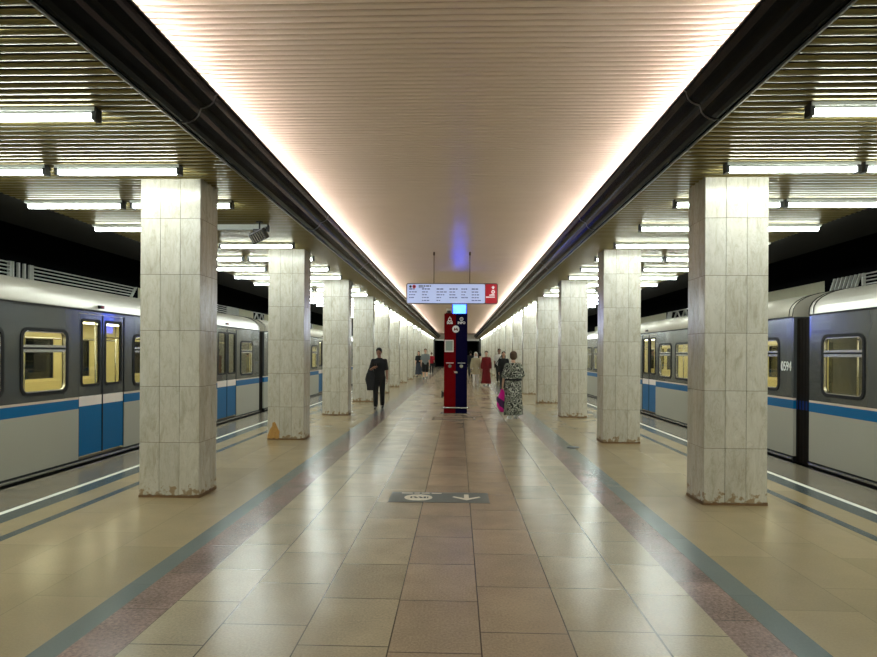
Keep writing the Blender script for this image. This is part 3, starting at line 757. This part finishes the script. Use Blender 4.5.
b.build('bell_icon', M['ink_white'], tt)
b = MB(); arc_ring(b, .145, 2.45, .03, .048); b.box((.139, F, 2.435), (.151, .002, 2.47)); b.build('information_icon', M['ink_white'], tt)
text('SOS', .085, .003, M['ink_white'], 'sos_lettering', tt, (-.155, -.002, 2.35), (PI / 2, 0, 0), .004)
text('INFO', .085, .003, M['ink_white'], 'info_lettering', tt, (.145, -.002, 2.35), (PI / 2, 0, 0), .004)
b = MB(); b.cyl((0, -.006, 2.19), (0, .002, 2.19), .092, seg=28); b.build('round_emblem', M['ink_white'], tt)
m_ = [(-.058, -.035), (-.03, .05), (0, .0), (.03, .05), (.058, -.035), (.03, -.035), (.02, .0), (0, -.035), (-.02, .0), (-.03, -.035)]
MB().poly([(x, -.0085, 2.185 + z) for x, z in m_], (0, .004, 0)).build('letter_m', M['tot_red'], tt)
b = MB().box((-.285, -.01, 1.60), (-.055, .002, 1.91), 0).box((-.262, -.012, 1.63), (-.078, .0, 1.885), 1).build('notice', [M['paper'], M['paper_grey']], tt)
for x in (-.15, .15):
    b = MB(); b.cyl((x, -.018, 1.235), (x, .002, 1.235), .045, seg=22); b.build('call_button', M['steel'], tt)
    b = MB().box((x - .095, F, 1.31), (x + .095, .002, 1.322)).build('button_caption', M['ink_white'], tt)
b = MB().box((-.04, F, 1.09), (.04, .002, 1.10)).box((-.03, F, 1.06), (.05, .002, 1.075)).build('small_caption', M['ink_cream'], tt)
b = MB().cyl((-.36, -.05, .165), (.36, -.05, .165), .02, seg=12).cyl((-.33, -.05, .165), (-.33, .1, .165), .014).cyl((.33, -.05, .165), (.33, .1, .165), .014).build('bumper_rail', M['steel'], tt)
b = MB().box((-.38, -.06, 0), (.38, th + .04, .022)).build('foot_plate', M['steel'], tt)
b = MB().box((-.16 - .1, .05, H), (-.16 + .06, .2, H + .03), 1).cyl((-.18, .12, H + .03), (-.18, .12, H + .09), .05, mi=1).ball((-.18, .12, H + .05), (.052, .052, .05), 1).box((-.245, .05, H + .085), (-.115, .19, H + .135), 0).build('dome_camera', [M['white_paint'], M['black_plastic']], tt)
b = MB().box((-hw - .045, .1, .44), (-hw, .18, .56)).caps((-hw - .05, .14, .42), (-hw - .05, .14, .58), .018).build('side_handset', M['black_plastic'], tt)
tag(tt, 'tall red and navy emergency call totem standing mid-floor under the sign', 'totem')
# metal threshold frame set in the floor before the totem
b = MB(); x0, x1, y0, y1 = -.60, .42, 14.2, 14.75
for lo, hi in (((x0, y0), (x1, y0 + .05)), ((x0, y1 - .05), (x1, y1)), ((x0, y0), (x0 + .05, y1)), ((x1 - .05, y0), (x1, y1))): b.box((lo[0], lo[1], 0), (hi[0], hi[1], .012))
b.box((x0 + .05, y0 + .05, 0), (x1 - .05, y1 - .05, .004), 1)
tag(b.build('floor_hatch', [M['steel'], M['fl_rose']]), 'metal framed hatch in the floor in front of the red totem', 'hatch')
# blue backlit pylon behind the totem
pl = empty('backlit_pylon', (.035, 17.6, 0))
MB().box((-.22, .02, 0), (.22, .22, 3.16)).build('case', M['navy_case'], pl, bevel=.008)
MB().box((-.19, .0, 2.1), (.19, .02, 3.12)).build('blue_panel', M['blue_lit'], pl)
tag(pl, 'glowing blue panel standing behind the red and navy totem', 'light panel')

# ------------------------------------------------------------------ floor sticker
fs = empty('floor_sticker', (-.19, 6.5, 0))
MB().box((-.53, -.225, 0), (.53, .225, .004)).build('sheet', M['sticker'], fs)
n = 30
b = MB(); b.poly([(-.225 + .15 * math.cos(2 * PI * i / n), .0 - .03 + .135 * math.sin(2 * PI * i / n), .004) for i in range(n)], (0, 0, .002)); b.build('white_disc', M['ink_cream'], fs)
b = MB()
for x, w, a in ((-.30, .02, 0), (-.255, .028, .5), (-.20, .028, .5), (-.155, .026, 0), (-.125, .014, 0)):
    b.box((-w / 2, -.03, 0), (w / 2, .03, .002), mat=Matrix.Translation((x, -.03, .006)) @ Matrix.Rotation(a, 4, 'Z'))
b.build('disc_pictogram', M['sign_black'], fs)
b = MB(); k = -.42
for w in (.12, .06, .09, .11): b.box((k, .155, .004), (k + w, .185, .006)); k += w + .02
b.build('caption', M['ink_cream'], fs)
b = MB(); b.poly([(.13, -.02, .004), (.16, .035, .004), (.268, -.10, .004), (.268, -.10, .004)][:3] + [(.29, -.105, .004)], (0, 0, .002)) if False else None
b = MB(); b.poly([(.14, .01, .004), (.155, .04, .004), (.29, -.055, .004), (.425, .04, .004), (.44, .01, .004), (.29, -.125, .004)], (0, 0, .002)); b.box((.265, -.06, .004), (.315, .13, .006)); b.build('arrow', M['ink_cream'], fs)
tag(fs, 'grey sticker with white disc and arrow on the floor in mid-aisle', 'floor sticker')
b = MB(); b.cyl((1.93, 10.15, 0), (1.93, 10.15, .008), .10, seg=20); tag(b.build('floor_plug', M['black_plastic']), 'small dark round plug in the floor beside the second right column', 'floor plug')

# ------------------------------------------------------------------ ceiling camera
cm = empty('surveillance_camera', (-2.80, 8.42, 3.384))
MB().cyl((0, 0, 0), (0, 0, -.012), .05, seg=16).cyl((0, 0, 0), (0, 0, -.12), .012).box((-.09, -.012, -.12), (.09, .012, -.1)).box((-.09, -.012, -.22), (-.08, .012, -.1)).box((.08, -.012, -.22), (.09, .012, -.1)).build('bracket', M['black_plastic'], cm)
R_ = Matrix.Translation((0, -.02, -.2)) @ Matrix.Rotation(-.45, 4, 'Y') @ Matrix.Rotation(.35, 4, 'X')
MB().box((-.11, -.09, -.075), (.11, .09, .075), mat=R_).build('housing', M['sign_frame'], cm, bevel=.008)
b = MB(); b.box((-.1, -.096, -.066), (.1, -.09, .066), 0, R_)
for k in range(6): b.box((-.09 + k * .032, -.101, -.058), (-.078 + k * .032, -.095, .058), 1, R_)
b.build('ribbed_face', [M['black_plastic'], M['steel']], cm)
tag(cm, 'small tilted camera box hanging from the slatted ceiling over the left platform', 'camera')
# small lit sign at the far end
ds = empty('far_sign', (.55, 66, 2.95)); MB().box((-.45, -.05, 0), (.45, .05, .42)).build('case', M['sign_frame'], ds); MB().box((-.42, -.056, .03), (.42, -.05, .39)).build('lit_face', M['sign_face'], ds)
MB().cyl((-.3, 0, .42), (-.3, 0, .985), .015).cyl((.3, 0, .42), (.3, 0, .985), .015).build('hanging_rod', M['rod'], ds)
tag(ds, 'small lit white sign hanging far off beside the top of the navy totem half', 'sign')

# ------------------------------------------------------------------ people
DG = lambda: bpy.context.evaluated_depsgraph_get()
def fuse(mb, name, mat, parent, vox, smooth=5):
    me = mb.mesh(name, mat); o = bpy.data.objects.new(name, me); COL.objects.link(o)
    r = o.modifiers.new('r', 'REMESH'); r.mode = 'VOXEL'; r.voxel_size = vox; r.use_smooth_shade = True
    s = o.modifiers.new('s', 'SMOOTH'); s.factor = .5; s.iterations = smooth
    bpy.context.view_layer.update()
    m2 = bpy.data.meshes.new_from_object(o.evaluated_get(DG())); m2.name = name
    o.modifiers.clear(); o.data = m2; bpy.data.meshes.remove(me)
    m2.materials.clear(); m2.materials.append(mat)
    for p in m2.polygons: p.use_smooth = True
    o.parent = parent; return o

class Fig:
    def __init__(s, x, y, heading, height, female=False, legs=((.3, .05), (-.22, .25)), arms=((-.25, .2, .12), (.3, .35, .12)), tilt=0.0, turn=0.0, lean=0.0, build=1.0):
        """legs/arms: (right, left) as (flex, bend[, abduct]) radians; local facing +y, right side +x"""
        s.k = k = height / 1.75; s.female = female; s.bw = build
        s.root = empty('person', (x, y, 0), heading)
        hipw = .088 if not female else .092; shw = .185 if not female else .165
        s.hip = {}; s.knee = {}; s.ank = {}
        for i, sd in ((0, 1), (1, -1)):
            f, bnd = legs[i]; h = V((sd * hipw, 0, .93)); kn = h + V((0, math.sin(f), -math.cos(f))) * .43; g = f - bnd
            an = kn + V((0, math.sin(g), -math.cos(g))) * .42; s.hip[sd], s.knee[sd], s.ank[sd] = h, kn, an
        dz = .085 - min(s.ank[1].z, s.ank[-1].z)
        for d in (s.hip, s.knee, s.ank):
            for q in d: d[q] = d[q] + V((0, 0, dz))
        s.dz = dz; L = lean
        up = lambda x_, y_, z_: V((x_, y_ + L * (z_ - .93), z_ + dz))
        s.up = up; s.sh = {}; s.el = {}; s.wr = {}; s.fd = {}
        for i, sd in ((0, 1), (1, -1)):
            f, bnd, ab = arms[i][:3]; inw = arms[i][3] if len(arms[i]) > 3 else 0
            sh = up(sd * (shw - .008), 0, 1.388); d = V((sd * math.sin(ab), math.sin(f), -math.cos(f))).normalized(); el = sh + d * .29
            g = f + bnd; d2 = V((sd * (math.sin(ab) * .3 - inw), math.sin(g), -math.cos(g))).normalized()
            s.sh[sd], s.el[sd], s.wr[sd], s.fd[sd] = sh, el, el + d2 * .25, d2
        s.tilt, s.turn = tilt, turn
        s.hc = up(0, .015, 1.635)
        s.HM = Matrix.Translation(up(0, 0, 1.53)) @ Matrix.Rotation(turn, 4, 'Z') @ Matrix.Rotation(-tilt, 4, 'X')
        s.root.scale = (k, k, k)
    def h(s, x, y, z): return s.HM @ V((x, y, z))
    def body(s, skin, vox=.009, curl=(.35, .35)):
        b = MB(); up = s.up; w = s.bw; fe = s.female
        tor = [(up(0, 0, .84), .12, .085), (up(0, 0, .90), .155 * w, .105 * w), (up(0, 0, .99), .15 * w, .10 * w), (up(0, 0, 1.08), (.125 if fe else .135) * w, .09 * w), (up(0, .005, 1.2), (.14 if fe else .15) * w, .105 * w),
               (up(0, .005, 1.32), (.145 if fe else .165) * w, .105 * w), (up(0, 0, 1.40), (.115 if fe else .13), .082), (up(0, -.005, 1.455), .075, .06), (up(0, -.005, 1.47), .05, .045)]
        b.ell(tor); b.caps(up(0, -.01, 1.42), s.h(0, 0, .03), .052, .05)
        for sd in (1, -1):
            b.caps(s.hip[sd] + V((0, 0, -.02)), s.knee[sd], .088 * w, .056); b.caps(s.knee[sd], s.ank[sd], .054, .037); b.caps(s.knee[sd].lerp(s.ank[sd], .25) + V((0, -.012, 0)), s.knee[sd].lerp(s.ank[sd], .5), .05, .04)
            a = s.ank[sd]; b.caps(a + V((0, -.03, -.05)), a + V((sd * .01, .13, -.058)), .032, .026); b.caps(a, a + V((0, .03, -.05)), .036, .03)
            b.caps(s.sh[sd], s.el[sd], .052 * (.5 + .5 * w), .038); b.caps(s.el[sd], s.wr[sd], .038, .026); b.caps(up(0, 0, 1.385), s.sh[sd], .06, .052)
            s.hand(b, sd, curl[0 if sd > 0 else 1])
        # head: skull, jaw, nose, brow, ears
        h = s.h; R = s.HM.to_3x3()
        b.ball(h(0, .0, .13), (.076, .095, .098), rot=R); b.ball(h(0, .03, .055), (.056, .066, .06), rot=R); b.caps(h(0, .085, .125), h(0, .112, .088), .012, .016, seg=8); b.caps(h(-.035, .086, .138), h(.035, .086, .138), .013, .013)
        b.caps(h(0, .085, .018), h(0, .085, .024), .02, .02); b.caps(h(-.018, .092, .058), h(.018, .092, .058), .011, .011)
        for sd in (1, -1): b.ball(h(sd * .078, -.005, .105), (.014, .022, .034), rot=R, seg=10); b.caps(h(sd * .04, .06, .09), h(sd * .045, .05, .08), .028, .028)
        o = fuse(b, 'body', skin, s.root, vox, 3)
        for sd in (1, -1): MB().ball(h(sd * .031, .088, .118), (.013, .008, .009), rot=R, seg=10).build('eye', M['eye'], o)
        MB().ball(h(0, .098, .055), (.024, .008, .008), rot=R, seg=10).build('mouth', M['lip'], o)
        return o
    def hand(s, b, sd, curl):
        w, d = s.wr[sd], s.fd[sd]
        n = V((-sd, 0, 0)); n = (n - d * n.dot(d)).normalized(); a = n.cross(d) * (1 if sd > 0 else -1)
        if a.y + a.z * .3 < 0: a = -a
        for k in range(4):
            off = (1.5 - k) * .019; b.caps(w + d * .005 + a * off * .75, w + d * .085 + a * off, .0135, .012, seg=8)
            p = w + d * .088 + a * off; L = (.068, .076, .071, .056)[k]; ang = 0
            for j, fr in enumerate((.45, .31, .24)):
                ang += curl * (1.0 + .2 * k * .3); q = p + (d * math.cos(ang) + n * math.sin(ang)) * L * fr; b.caps(p, q, .0095 - j * .0008, .009 - j * .0008, seg=8); p = q
        p = w + d * .028 + a * .03; q = p + (d * .62 + a * .6 + n * .35).normalized() * .038; r = q + (d * .85 + a * .15 + n * .45).normalized() * .03
        b.caps(w + d * .01 + a * .012, p, .014, .013, seg=8); b.caps(p, q, .012, .0105, seg=8); b.caps(q, r, .0105, .009, seg=8)
    def shirt(s, mat, name='shirt', hem=.86, sleeve=.75, g=.016, vox=.011, full=False):
        b = MB(); up = s.up; w = s.bw; fe = s.female
        b.ell([(up(0, 0, hem), .165 * w + g, .115 * w + g), (up(0, 0, hem + .09), .16 * w + g, .11 * w + g), (up(0, 0, 1.08), (.135 if fe else .15) * w + g, .10 * w + g), (up(0, .005, 1.2), (.148 if fe else .158) * w + g, .11 * w + g),
               (up(0, .005, 1.32), (.15 if fe else .17) * w + g, .108 * w + g), (up(0, 0, 1.41), .125 + g * .5, .084 + g * .7), (up(0, -.008, 1.468), .075 + g * .3, .062 + g * .3)])
        for sd in (1, -1):
            b.caps(up(0, 0, 1.372), s.sh[sd], .064 + g * .4, .047 + g * .7)
            if full:
                b.caps(s.sh[sd], s.el[sd], .054 + g, .045 + g); b.caps(s.el[sd], s.el[sd].lerp(s.wr[sd], .92), .045 + g, .034 + g)
            else: b.caps(s.sh[sd], s.sh[sd].lerp(s.el[sd], sleeve), .047 + g * .8, .043 + g)
        return fuse(b, name, mat, s.root, vox, 5)
    def trousers(s, mat, name='trousers', upto=1.0, g=.012, vox=.011):
        b = MB(); up = s.up; w = s.bw
        b.ell([(up(0, 0, .80), .13, .10), (up(0, 0, .87), .165 * w, .115 * w), (up(0, 0, .95), .16 * w, .11 * w), (up(0, 0, 1.0), .147 * w, .103 * w)])
        for sd in (1, -1):
            if upto > .5:
                b.caps(s.hip[sd] + V((0, 0, -.02)), s.knee[sd], .092 * w + g, .066 + g); t = (upto - .5) * 2
                b.caps(s.knee[sd], s.knee[sd].lerp(s.ank[sd], .93 * t), .064 + g, .058 + g * .5)
            else: b.caps(s.hip[sd] + V((0, 0, -.02)), s.hip[sd].lerp(s.knee[sd], upto * 2), .094 * w + g, .085 + g)
        return fuse(b, name, mat, s.root, vox, 5)
    def shoes(s, mat):
        for sd in (1, -1):
            a = s.ank[sd]; b = MB(); b.caps(a + V((0, -.035, -.043)), a + V((sd * .012, .15, -.05)), .041, .034).caps(a + V((0, 0, .0)), a + V((0, .03, -.04)), .046, .042)
            b.box(a + V((-.038, -.065, -.084)), a + V((.04, .17, -.07))); fuse(b, 'shoe', mat, s.root, .009, 3)
    def hair(s, mat, style='short'):
        b = MB(); h = s.h; R = s.HM.to_3x3()
        b.ball(h(0, -.018, .155), (.088, .098, .09), rot=R)
        b.ball(h(0, -.045, .10), (.082, .07, .075), rot=R)
        if style == 'bob': b.ball(h(0, -.035, .10), (.10, .09, .10), rot=R); b.ball(h(0, -.03, .155), (.098, .105, .092), rot=R)
        if style == 'bun': b.ball(h(0, -.12, .13), (.045, .04, .045), rot=R)
        if style == 'long':
            b.ell([(s.h(0, -.05, .12), .085, .065), (s.h(0, -.075, .0), .09, .055), (s.h(0, -.10, -.12), .085, .04), (s.h(0, -.105, -.24), .06, .03)])
        if style == 'scarf':
            b.ball(h(0, -.01, .12), (.098, .105, .125), rot=R); b.ell([(h(0, -.02, -.12), .14, .10), (h(0, -.02, -.05), .11, .09), (h(0, -.02, .06), .09, .09)])
        return fuse(b, {'scarf': 'headscarf'}.get(style, 'hair'), mat, s.root, .011, 3)
    def gown(s, mat, name, top=1.47, hem=.10, flare=.24, waist=.14, seg=40, folds=9, amp=.03, sleeve=None, dep=None):
        """long skirt or dress: lofted folds"""
        b = MB(); up = s.up; w = s.bw; dep = dep or .78; rg = []
        N = 16
        for i in range(N + 1):
            t = i / N; z = hem + (top - hem) * t
            if z < .93: u = (.93 - z) / (.93 - hem) if hem < .93 else 0; rx = (.175 * w) * (1 - u) + flare * u; a = amp * u
            elif z < 1.08: u = (z - .93) / .15; rx = .175 * w * (1 - u) + waist * w * u; a = 0
            elif z < 1.30: u = (z - 1.08) / .22; rx = waist * w * (1 - u) + .165 * w * u; a = 0
            elif z < 1.41: rx = .165; a = 0
            else: u = (z - 1.41) / max(.001, top - 1.41); rx = .165 * (1 - u) + .07 * u; a = 0
            c = up(0, 0, z)
            if z < .93: c.y += 0
            ring = []
            for j in range(seg):
                th = 2 * PI * j / seg; rr = rx + a * math.sin(folds * th + 2.1 * math.sin(3 * th))
                ring.append(c + V((rr * math.cos(th), rr * dep * math.sin(th), 0)))
            rg.append(ring)
        b.ring_loft(rg)
        if sleeve:
            for sd in (1, -1):
                b.caps(up(0, 0, 1.39), s.sh[sd], .07, .072); b.caps(s.sh[sd], s.el[sd], .07, .075)
                if sleeve > 1: b.caps(s.el[sd], s.el[sd].lerp(s.wr[sd], sleeve - 1), .072, .07)
            return fuse(b, name, mat, s.root, .012, 4)
        return b.build(name, mat, s.root)
    def world(s, p): return Matrix.Translation(s.root.location) @ Matrix.Rotation(s.root.rotation_euler.z, 4, 'Z') @ Matrix.Scale(s.k, 4) @ V(p)

# man in black with phone
f = Fig(-2.2, 16.85, PI + .06, 1.70, legs=((.10, .04), (-.16, .12)), arms=((.22, 1.75, .26, .62), (-.02, .22, .15)), tilt=.42, turn=-.1)
f.body(M['skin_a'], .007, (.75, .35)); f.shirt(M['cloth_black'], 't_shirt', hem=.84, sleeve=.82, g=.014); f.trousers(M['cloth_black']); f.shoes(M['shoe']); f.hair(M['hair_black'])
tag(f.root, 'man in black t-shirt and trousers walking along the left colonnade looking at phone', 'person')
hp = f.wr[1] + f.fd[1] * .1
ph = MB().box((-.036, -.006, -.075), (.036, .006, .075)).build('phone', M['black_plastic'], bevel=.003); ph.location = f.world(hp + V((0, .03, .03))); ph.rotation_euler = (-.9, 0, PI)
tag(ph, 'dark phone held up at the chest by the man in black', 'phone')
# jacket over his right forearm
fp = f.el[1].lerp(f.wr[1], .15); jb = MB(); rg = []
for i in range(15):
    t = i / 14; z = fp.z + .03 - t * .62; wv = .02 * math.sin(t * 9)
    ring = []
    wx = .05 + .105 * min(1, t * 2.2) * (1 - .45 * max(0, t - .55) / .45); 
    for j in range(24):
        th = 2 * PI * j / 24; ring.append(V((fp.x + .01 + (wx + .014 * math.sin(5 * th + t * 6)) * math.cos(th) - .02 * t, fp.y - .03 + (.055 + .012 * math.sin(4 * th)) * math.sin(th) + wv * .4, z)))
    rg.append(ring)
jb.ring_loft(rg)
jm = jb.build('jacket', M['cloth_charcoal']); jm.location = f.root.location; jm.rotation_euler = f.root.rotation_euler; jm.scale = (f.k,) * 3
tag(jm, 'dark jacket hanging from the arm of the man in black', 'jacket')

# woman in patterned dress seen from behind, pink bag
f = Fig(1.33, 14.6, .12, 1.60, True, legs=((.02, .03), (-.05, .05)), arms=((.38, 1.45, .42, .25), (.12, .10, .30)), build=1.22, tilt=.1)
f.body(M['skin_b'], .007, (.6, 1.0)); f.gown(M['print'], 'long_skirt', top=1.03, hem=.10, flare=.245, waist=.155, folds=10, amp=.022, dep=.8)
f.shirt(M['print'], 'blouse', hem=1.04, sleeve=.95, g=.035, vox=.012); MB().ell([(f.up(0, 0, 1.0), .232, .18), (f.up(0, 0, 1.05), .226, .176)], seg=28).build('belt', M['cloth_black'], f.root)
f.shoes(M['shoe_white']); f.hair(M['hair_brown'], 'bob')
tag(f.root, 'woman in black and white leaf-print blouse and long skirt walking away', 'person')
hp = f.wr[-1] + f.fd[-1] * .10
bg = MB(); rg = []
for i in range(15):
    t = i / 14; z = -t * .56; ring = []
    w = .02 + .125 * math.sin(min(1, t * 1.25) * PI * .62) ** 1.3 * (1 - .55 * max(0, t - .8) / .2)
    for j in range(24):
        th = 2 * PI * j / 24; ring.append(V(((w + .010 * math.sin(6 * th + 3 * t)) * math.cos(th) + .04 * t, (w * .55 + .008 * math.sin(5 * th)) * math.sin(th), z)))
    rg.append(ring)
bg.ring_loft(rg)
pb = empty('shopping_bag', f.world(hp)); o = bg.build('bag_body', M['cloth_magenta'], pb)
bd = MB(); rg = []
for i in range(9):
    t = .50 + .34 * i / 8; w = .028 + .125 * math.sin(min(1, t * 1.25) * PI * .62) ** 1.3
    rg.append([V(((w + .01 * math.sin(6 * th + 3 * t)) * math.cos(th) + .04 * t, (w * .55 + .013) * math.sin(th), -t * .56 - .10 * math.cos(th))) for th in [2 * PI * j / 24 for j in range(24)]])
bd.ring_loft(rg, caps=False); bd.build('dark_print', M['cloth_purple'], pb)
tag(pb, 'bright pink and purple bag carried by the woman in the patterned skirt', 'bag')

# woman in long red dress
f = Fig(1.37, 29.3, PI - .1, 1.70, True, legs=((.12, .05), (-.15, .15)), arms=((-.05, .2, .16), (.1, .3, .16)))
f.body(M['skin_b'], .011); f.gown(M['cloth_maroon'], 'long_dress', hem=.14, flare=.24, sleeve=1.7, amp=.03); f.shoes(M['shoe']); f.hair(M['hair_black'], 'bun')
tag(f.root, 'woman in a long dark red dress in the right half of the aisle', 'person')
# woman with white headscarf, beige tunic
f = Fig(.87, 29.5, PI, 1.66, True, legs=((.22, .08), (-.18, .2)), arms=((.15, .5, .22), (-.1, .25, .2)))
f.body(M['skin_b'], .011); f.gown(M['cloth_beige'], 'tunic', hem=.62, flare=.25, sleeve=1.8, amp=.015); f.trousers(M['cloth_white']); f.shoes(M['shoe_white']); f.hair(M['cloth_white'], 'scarf')
tag(f.root, 'woman in white headscarf, beige tunic and white trousers beside the navy totem half', 'person')
# person in pale loose top just beside her
f = Fig(1.2, 33, 0, 1.62, False, legs=((.2, .05), (-.2, .2)), arms=((-.1, .3, .3), (.2, .4, .3)), build=1.15)
f.body(M['skin_b'], .011); f.shirt(M['cloth_pale'], 'loose_top', hem=.8, sleeve=1.0, g=.05); f.trousers(M['cloth_beige']); f.shoes(M['shoe']); f.hair(M['hair_black'])
tag(f.root, 'person in a pale loose top and beige trousers, between headscarf and red dress', 'person')
# dark figure half hidden at the totem edge
f = Fig(.86, 41, 0, 1.78, legs=((.2, .05), (-.2, .2)))
f.body(M['skin_a'], .012); f.shirt(M['cloth_black'], 'jacket', full=True, g=.03); f.trousers(M['cloth_charcoal']); f.shoes(M['shoe']); f.hair(M['hair_black'])
tag(f.root, 'person all in black, half hidden behind the edge of the navy totem', 'person')
# man in white shirt with strap
f = Fig(2.28, 33.6, PI + .05, 1.86, legs=((.2, .05), (-.2, .2)), arms=((-.1, .2, .2), (.1, .3, .18)))
f.body(M['skin_a'], .011); f.shirt(M['cloth_white'], 'shirt', g=.02); f.trousers(M['cloth_black']); f.shoes(M['shoe']); f.hair(M['hair_black'])
tag(f.root, 'man in white shirt and black trousers by the right colonnade', 'person')
b = MB()
pts = [f.up(-.15, .11, 1.47), f.up(-.07, .147, 1.36), f.up(.03, .152, 1.22), f.up(.12, .14, 1.06), f.up(.19, .08, .96)]
for p, q in zip(pts, pts[1:]): b.caps(p, q, .016, .016, seg=8)
b.box(f.up(.18, -.02, .78), f.up(.25, .2, .97))
o = b.build('shoulder_bag', M['cloth_black']); o.location = f.root.location; o.rotation_euler = f.root.rotation_euler; o.scale = (f.k,) * 3
tag(o, 'black shoulder bag slung across the white shirt', 'bag')
# dark haired woman facing the camera behind the patterned dress
f = Fig(1.88, 25.0, PI, 1.66, True, legs=((.15, .05), (-.15, .15)), arms=((.1, .3, .15), (.1, .4, .15)))
f.body(M['skin_b'], .011); f.shirt(M['cloth_black'], 'top', full=True, g=.02); f.trousers(M['cloth_charcoal']); f.shoes(M['shoe']); f.hair(M['hair_black'], 'long')
tag(f.root, 'dark-haired person in black facing us behind the patterned dress shoulder', 'person')
# left group
f = Fig(-2.03, 37.6, PI + .03, 1.88, legs=((.28, .08), (-.22, .25)), arms=((-.15, .25, .2), (.2, .3, .2)))
f.body(M['skin_b'], .011); f.shirt(M['cloth_grey'], 't_shirt', g=.025); f.trousers(M['cloth_black'], 'shorts', upto=.5, g=.035); f.shoes(M['shoe']); f.hair(M['hair_black'])
tag(f.root, 'man in grey t-shirt and black shorts walking between the colonnades at left', 'person')
f = Fig(-2.62, 40.3, PI, 1.73, True, legs=((.15, .05), (-.15, .15)), arms=((.1, .4, .12), (.3, 1.2, .12, .3)))
f.body(M['skin_b'], .012); f.shirt(M['cloth_black'], 'top', g=.02); f.gown(M['cloth_slate'], 'long_skirt', top=1.02, hem=.18, flare=.23, amp=.02); f.shoes(M['shoe']); f.hair(M['hair_black'], 'long')
tag(f.root, 'dark-haired woman in black top and long slate skirt beside the grey t-shirt', 'person')
f = Fig(-2.05, 47, 0, 1.68, False, legs=((.2, .05), (-.2, .2)))
f.body(M['skin_b'], .012); f.shirt(M['cloth_red'], 'shirt', g=.025); f.trousers(M['cloth_charcoal']); f.shoes(M['shoe']); f.hair(M['hair_brown'])
tag(f.root, 'person in a red shirt walking behind the man in grey t-shirt', 'person')
p = f.world((.24, -.02, .78))
b = MB(); b.box((-.07, -.17, -.14), (.07, .17, .14)); o = b.build('shoulder_bag', M['cloth_black'], bevel=.03); o.location = p; tag(o, 'black bag at the hip of the person in red', 'bag')
f = Fig(-3.02, 33.6, PI * .5, 1.66, True, legs=((.08, .05), (-.06, .05)), arms=((.1, .5, .1), (.1, .5, .1)))
f.body(M['skin_b'], .011); f.shirt(M['cloth_black'], 'top', full=False, g=.02); f.trousers(M['cloth_rust'], 'trousers', g=.03); f.shoes(M['shoe']); f.hair(M['hair_black'], 'long')
tag(f.root, 'long-haired person in black top and rust trousers standing by a left column', 'person')

# ------------------------------------------------------------------ camera and world
cam = bpy.data.cameras.new('camera'); co = bpy.data.objects.new('camera', cam); COL.objects.link(co)
cam.sensor_width = 36; cam.lens = 605 / 877 * 36; cam.shift_y = (354.2 - 328.5) / 877; cam.clip_end = 300; cam.clip_start = .05
psi, rho = .0322, math.radians(.35)
mw = Matrix.Rotation(psi, 4, 'Z') @ Matrix.Rotation(PI / 2, 4, 'X') @ Matrix.Rotation(rho, 4, 'Z')
co.matrix_world = Matrix.Translation((0, 0, 1.54)) @ mw
SC.camera = co
w = bpy.data.worlds.new('world'); SC.world = w; w.use_nodes = True
w.node_tree.nodes['Background'].inputs[0].default_value = (.02, .02, .02, 1)
SC.view_settings.view_transform = 'Standard'; SC.view_settings.look = 'None'; SC.view_settings.gamma = 1; SC.view_settings.use_curve_mapping = False
SC.view_settings.exposure = 2.1
SC.cycles.use_denoising = True
SC.cycles.max_bounces = 8
SC.cycles.sample_clamp_indirect = .6
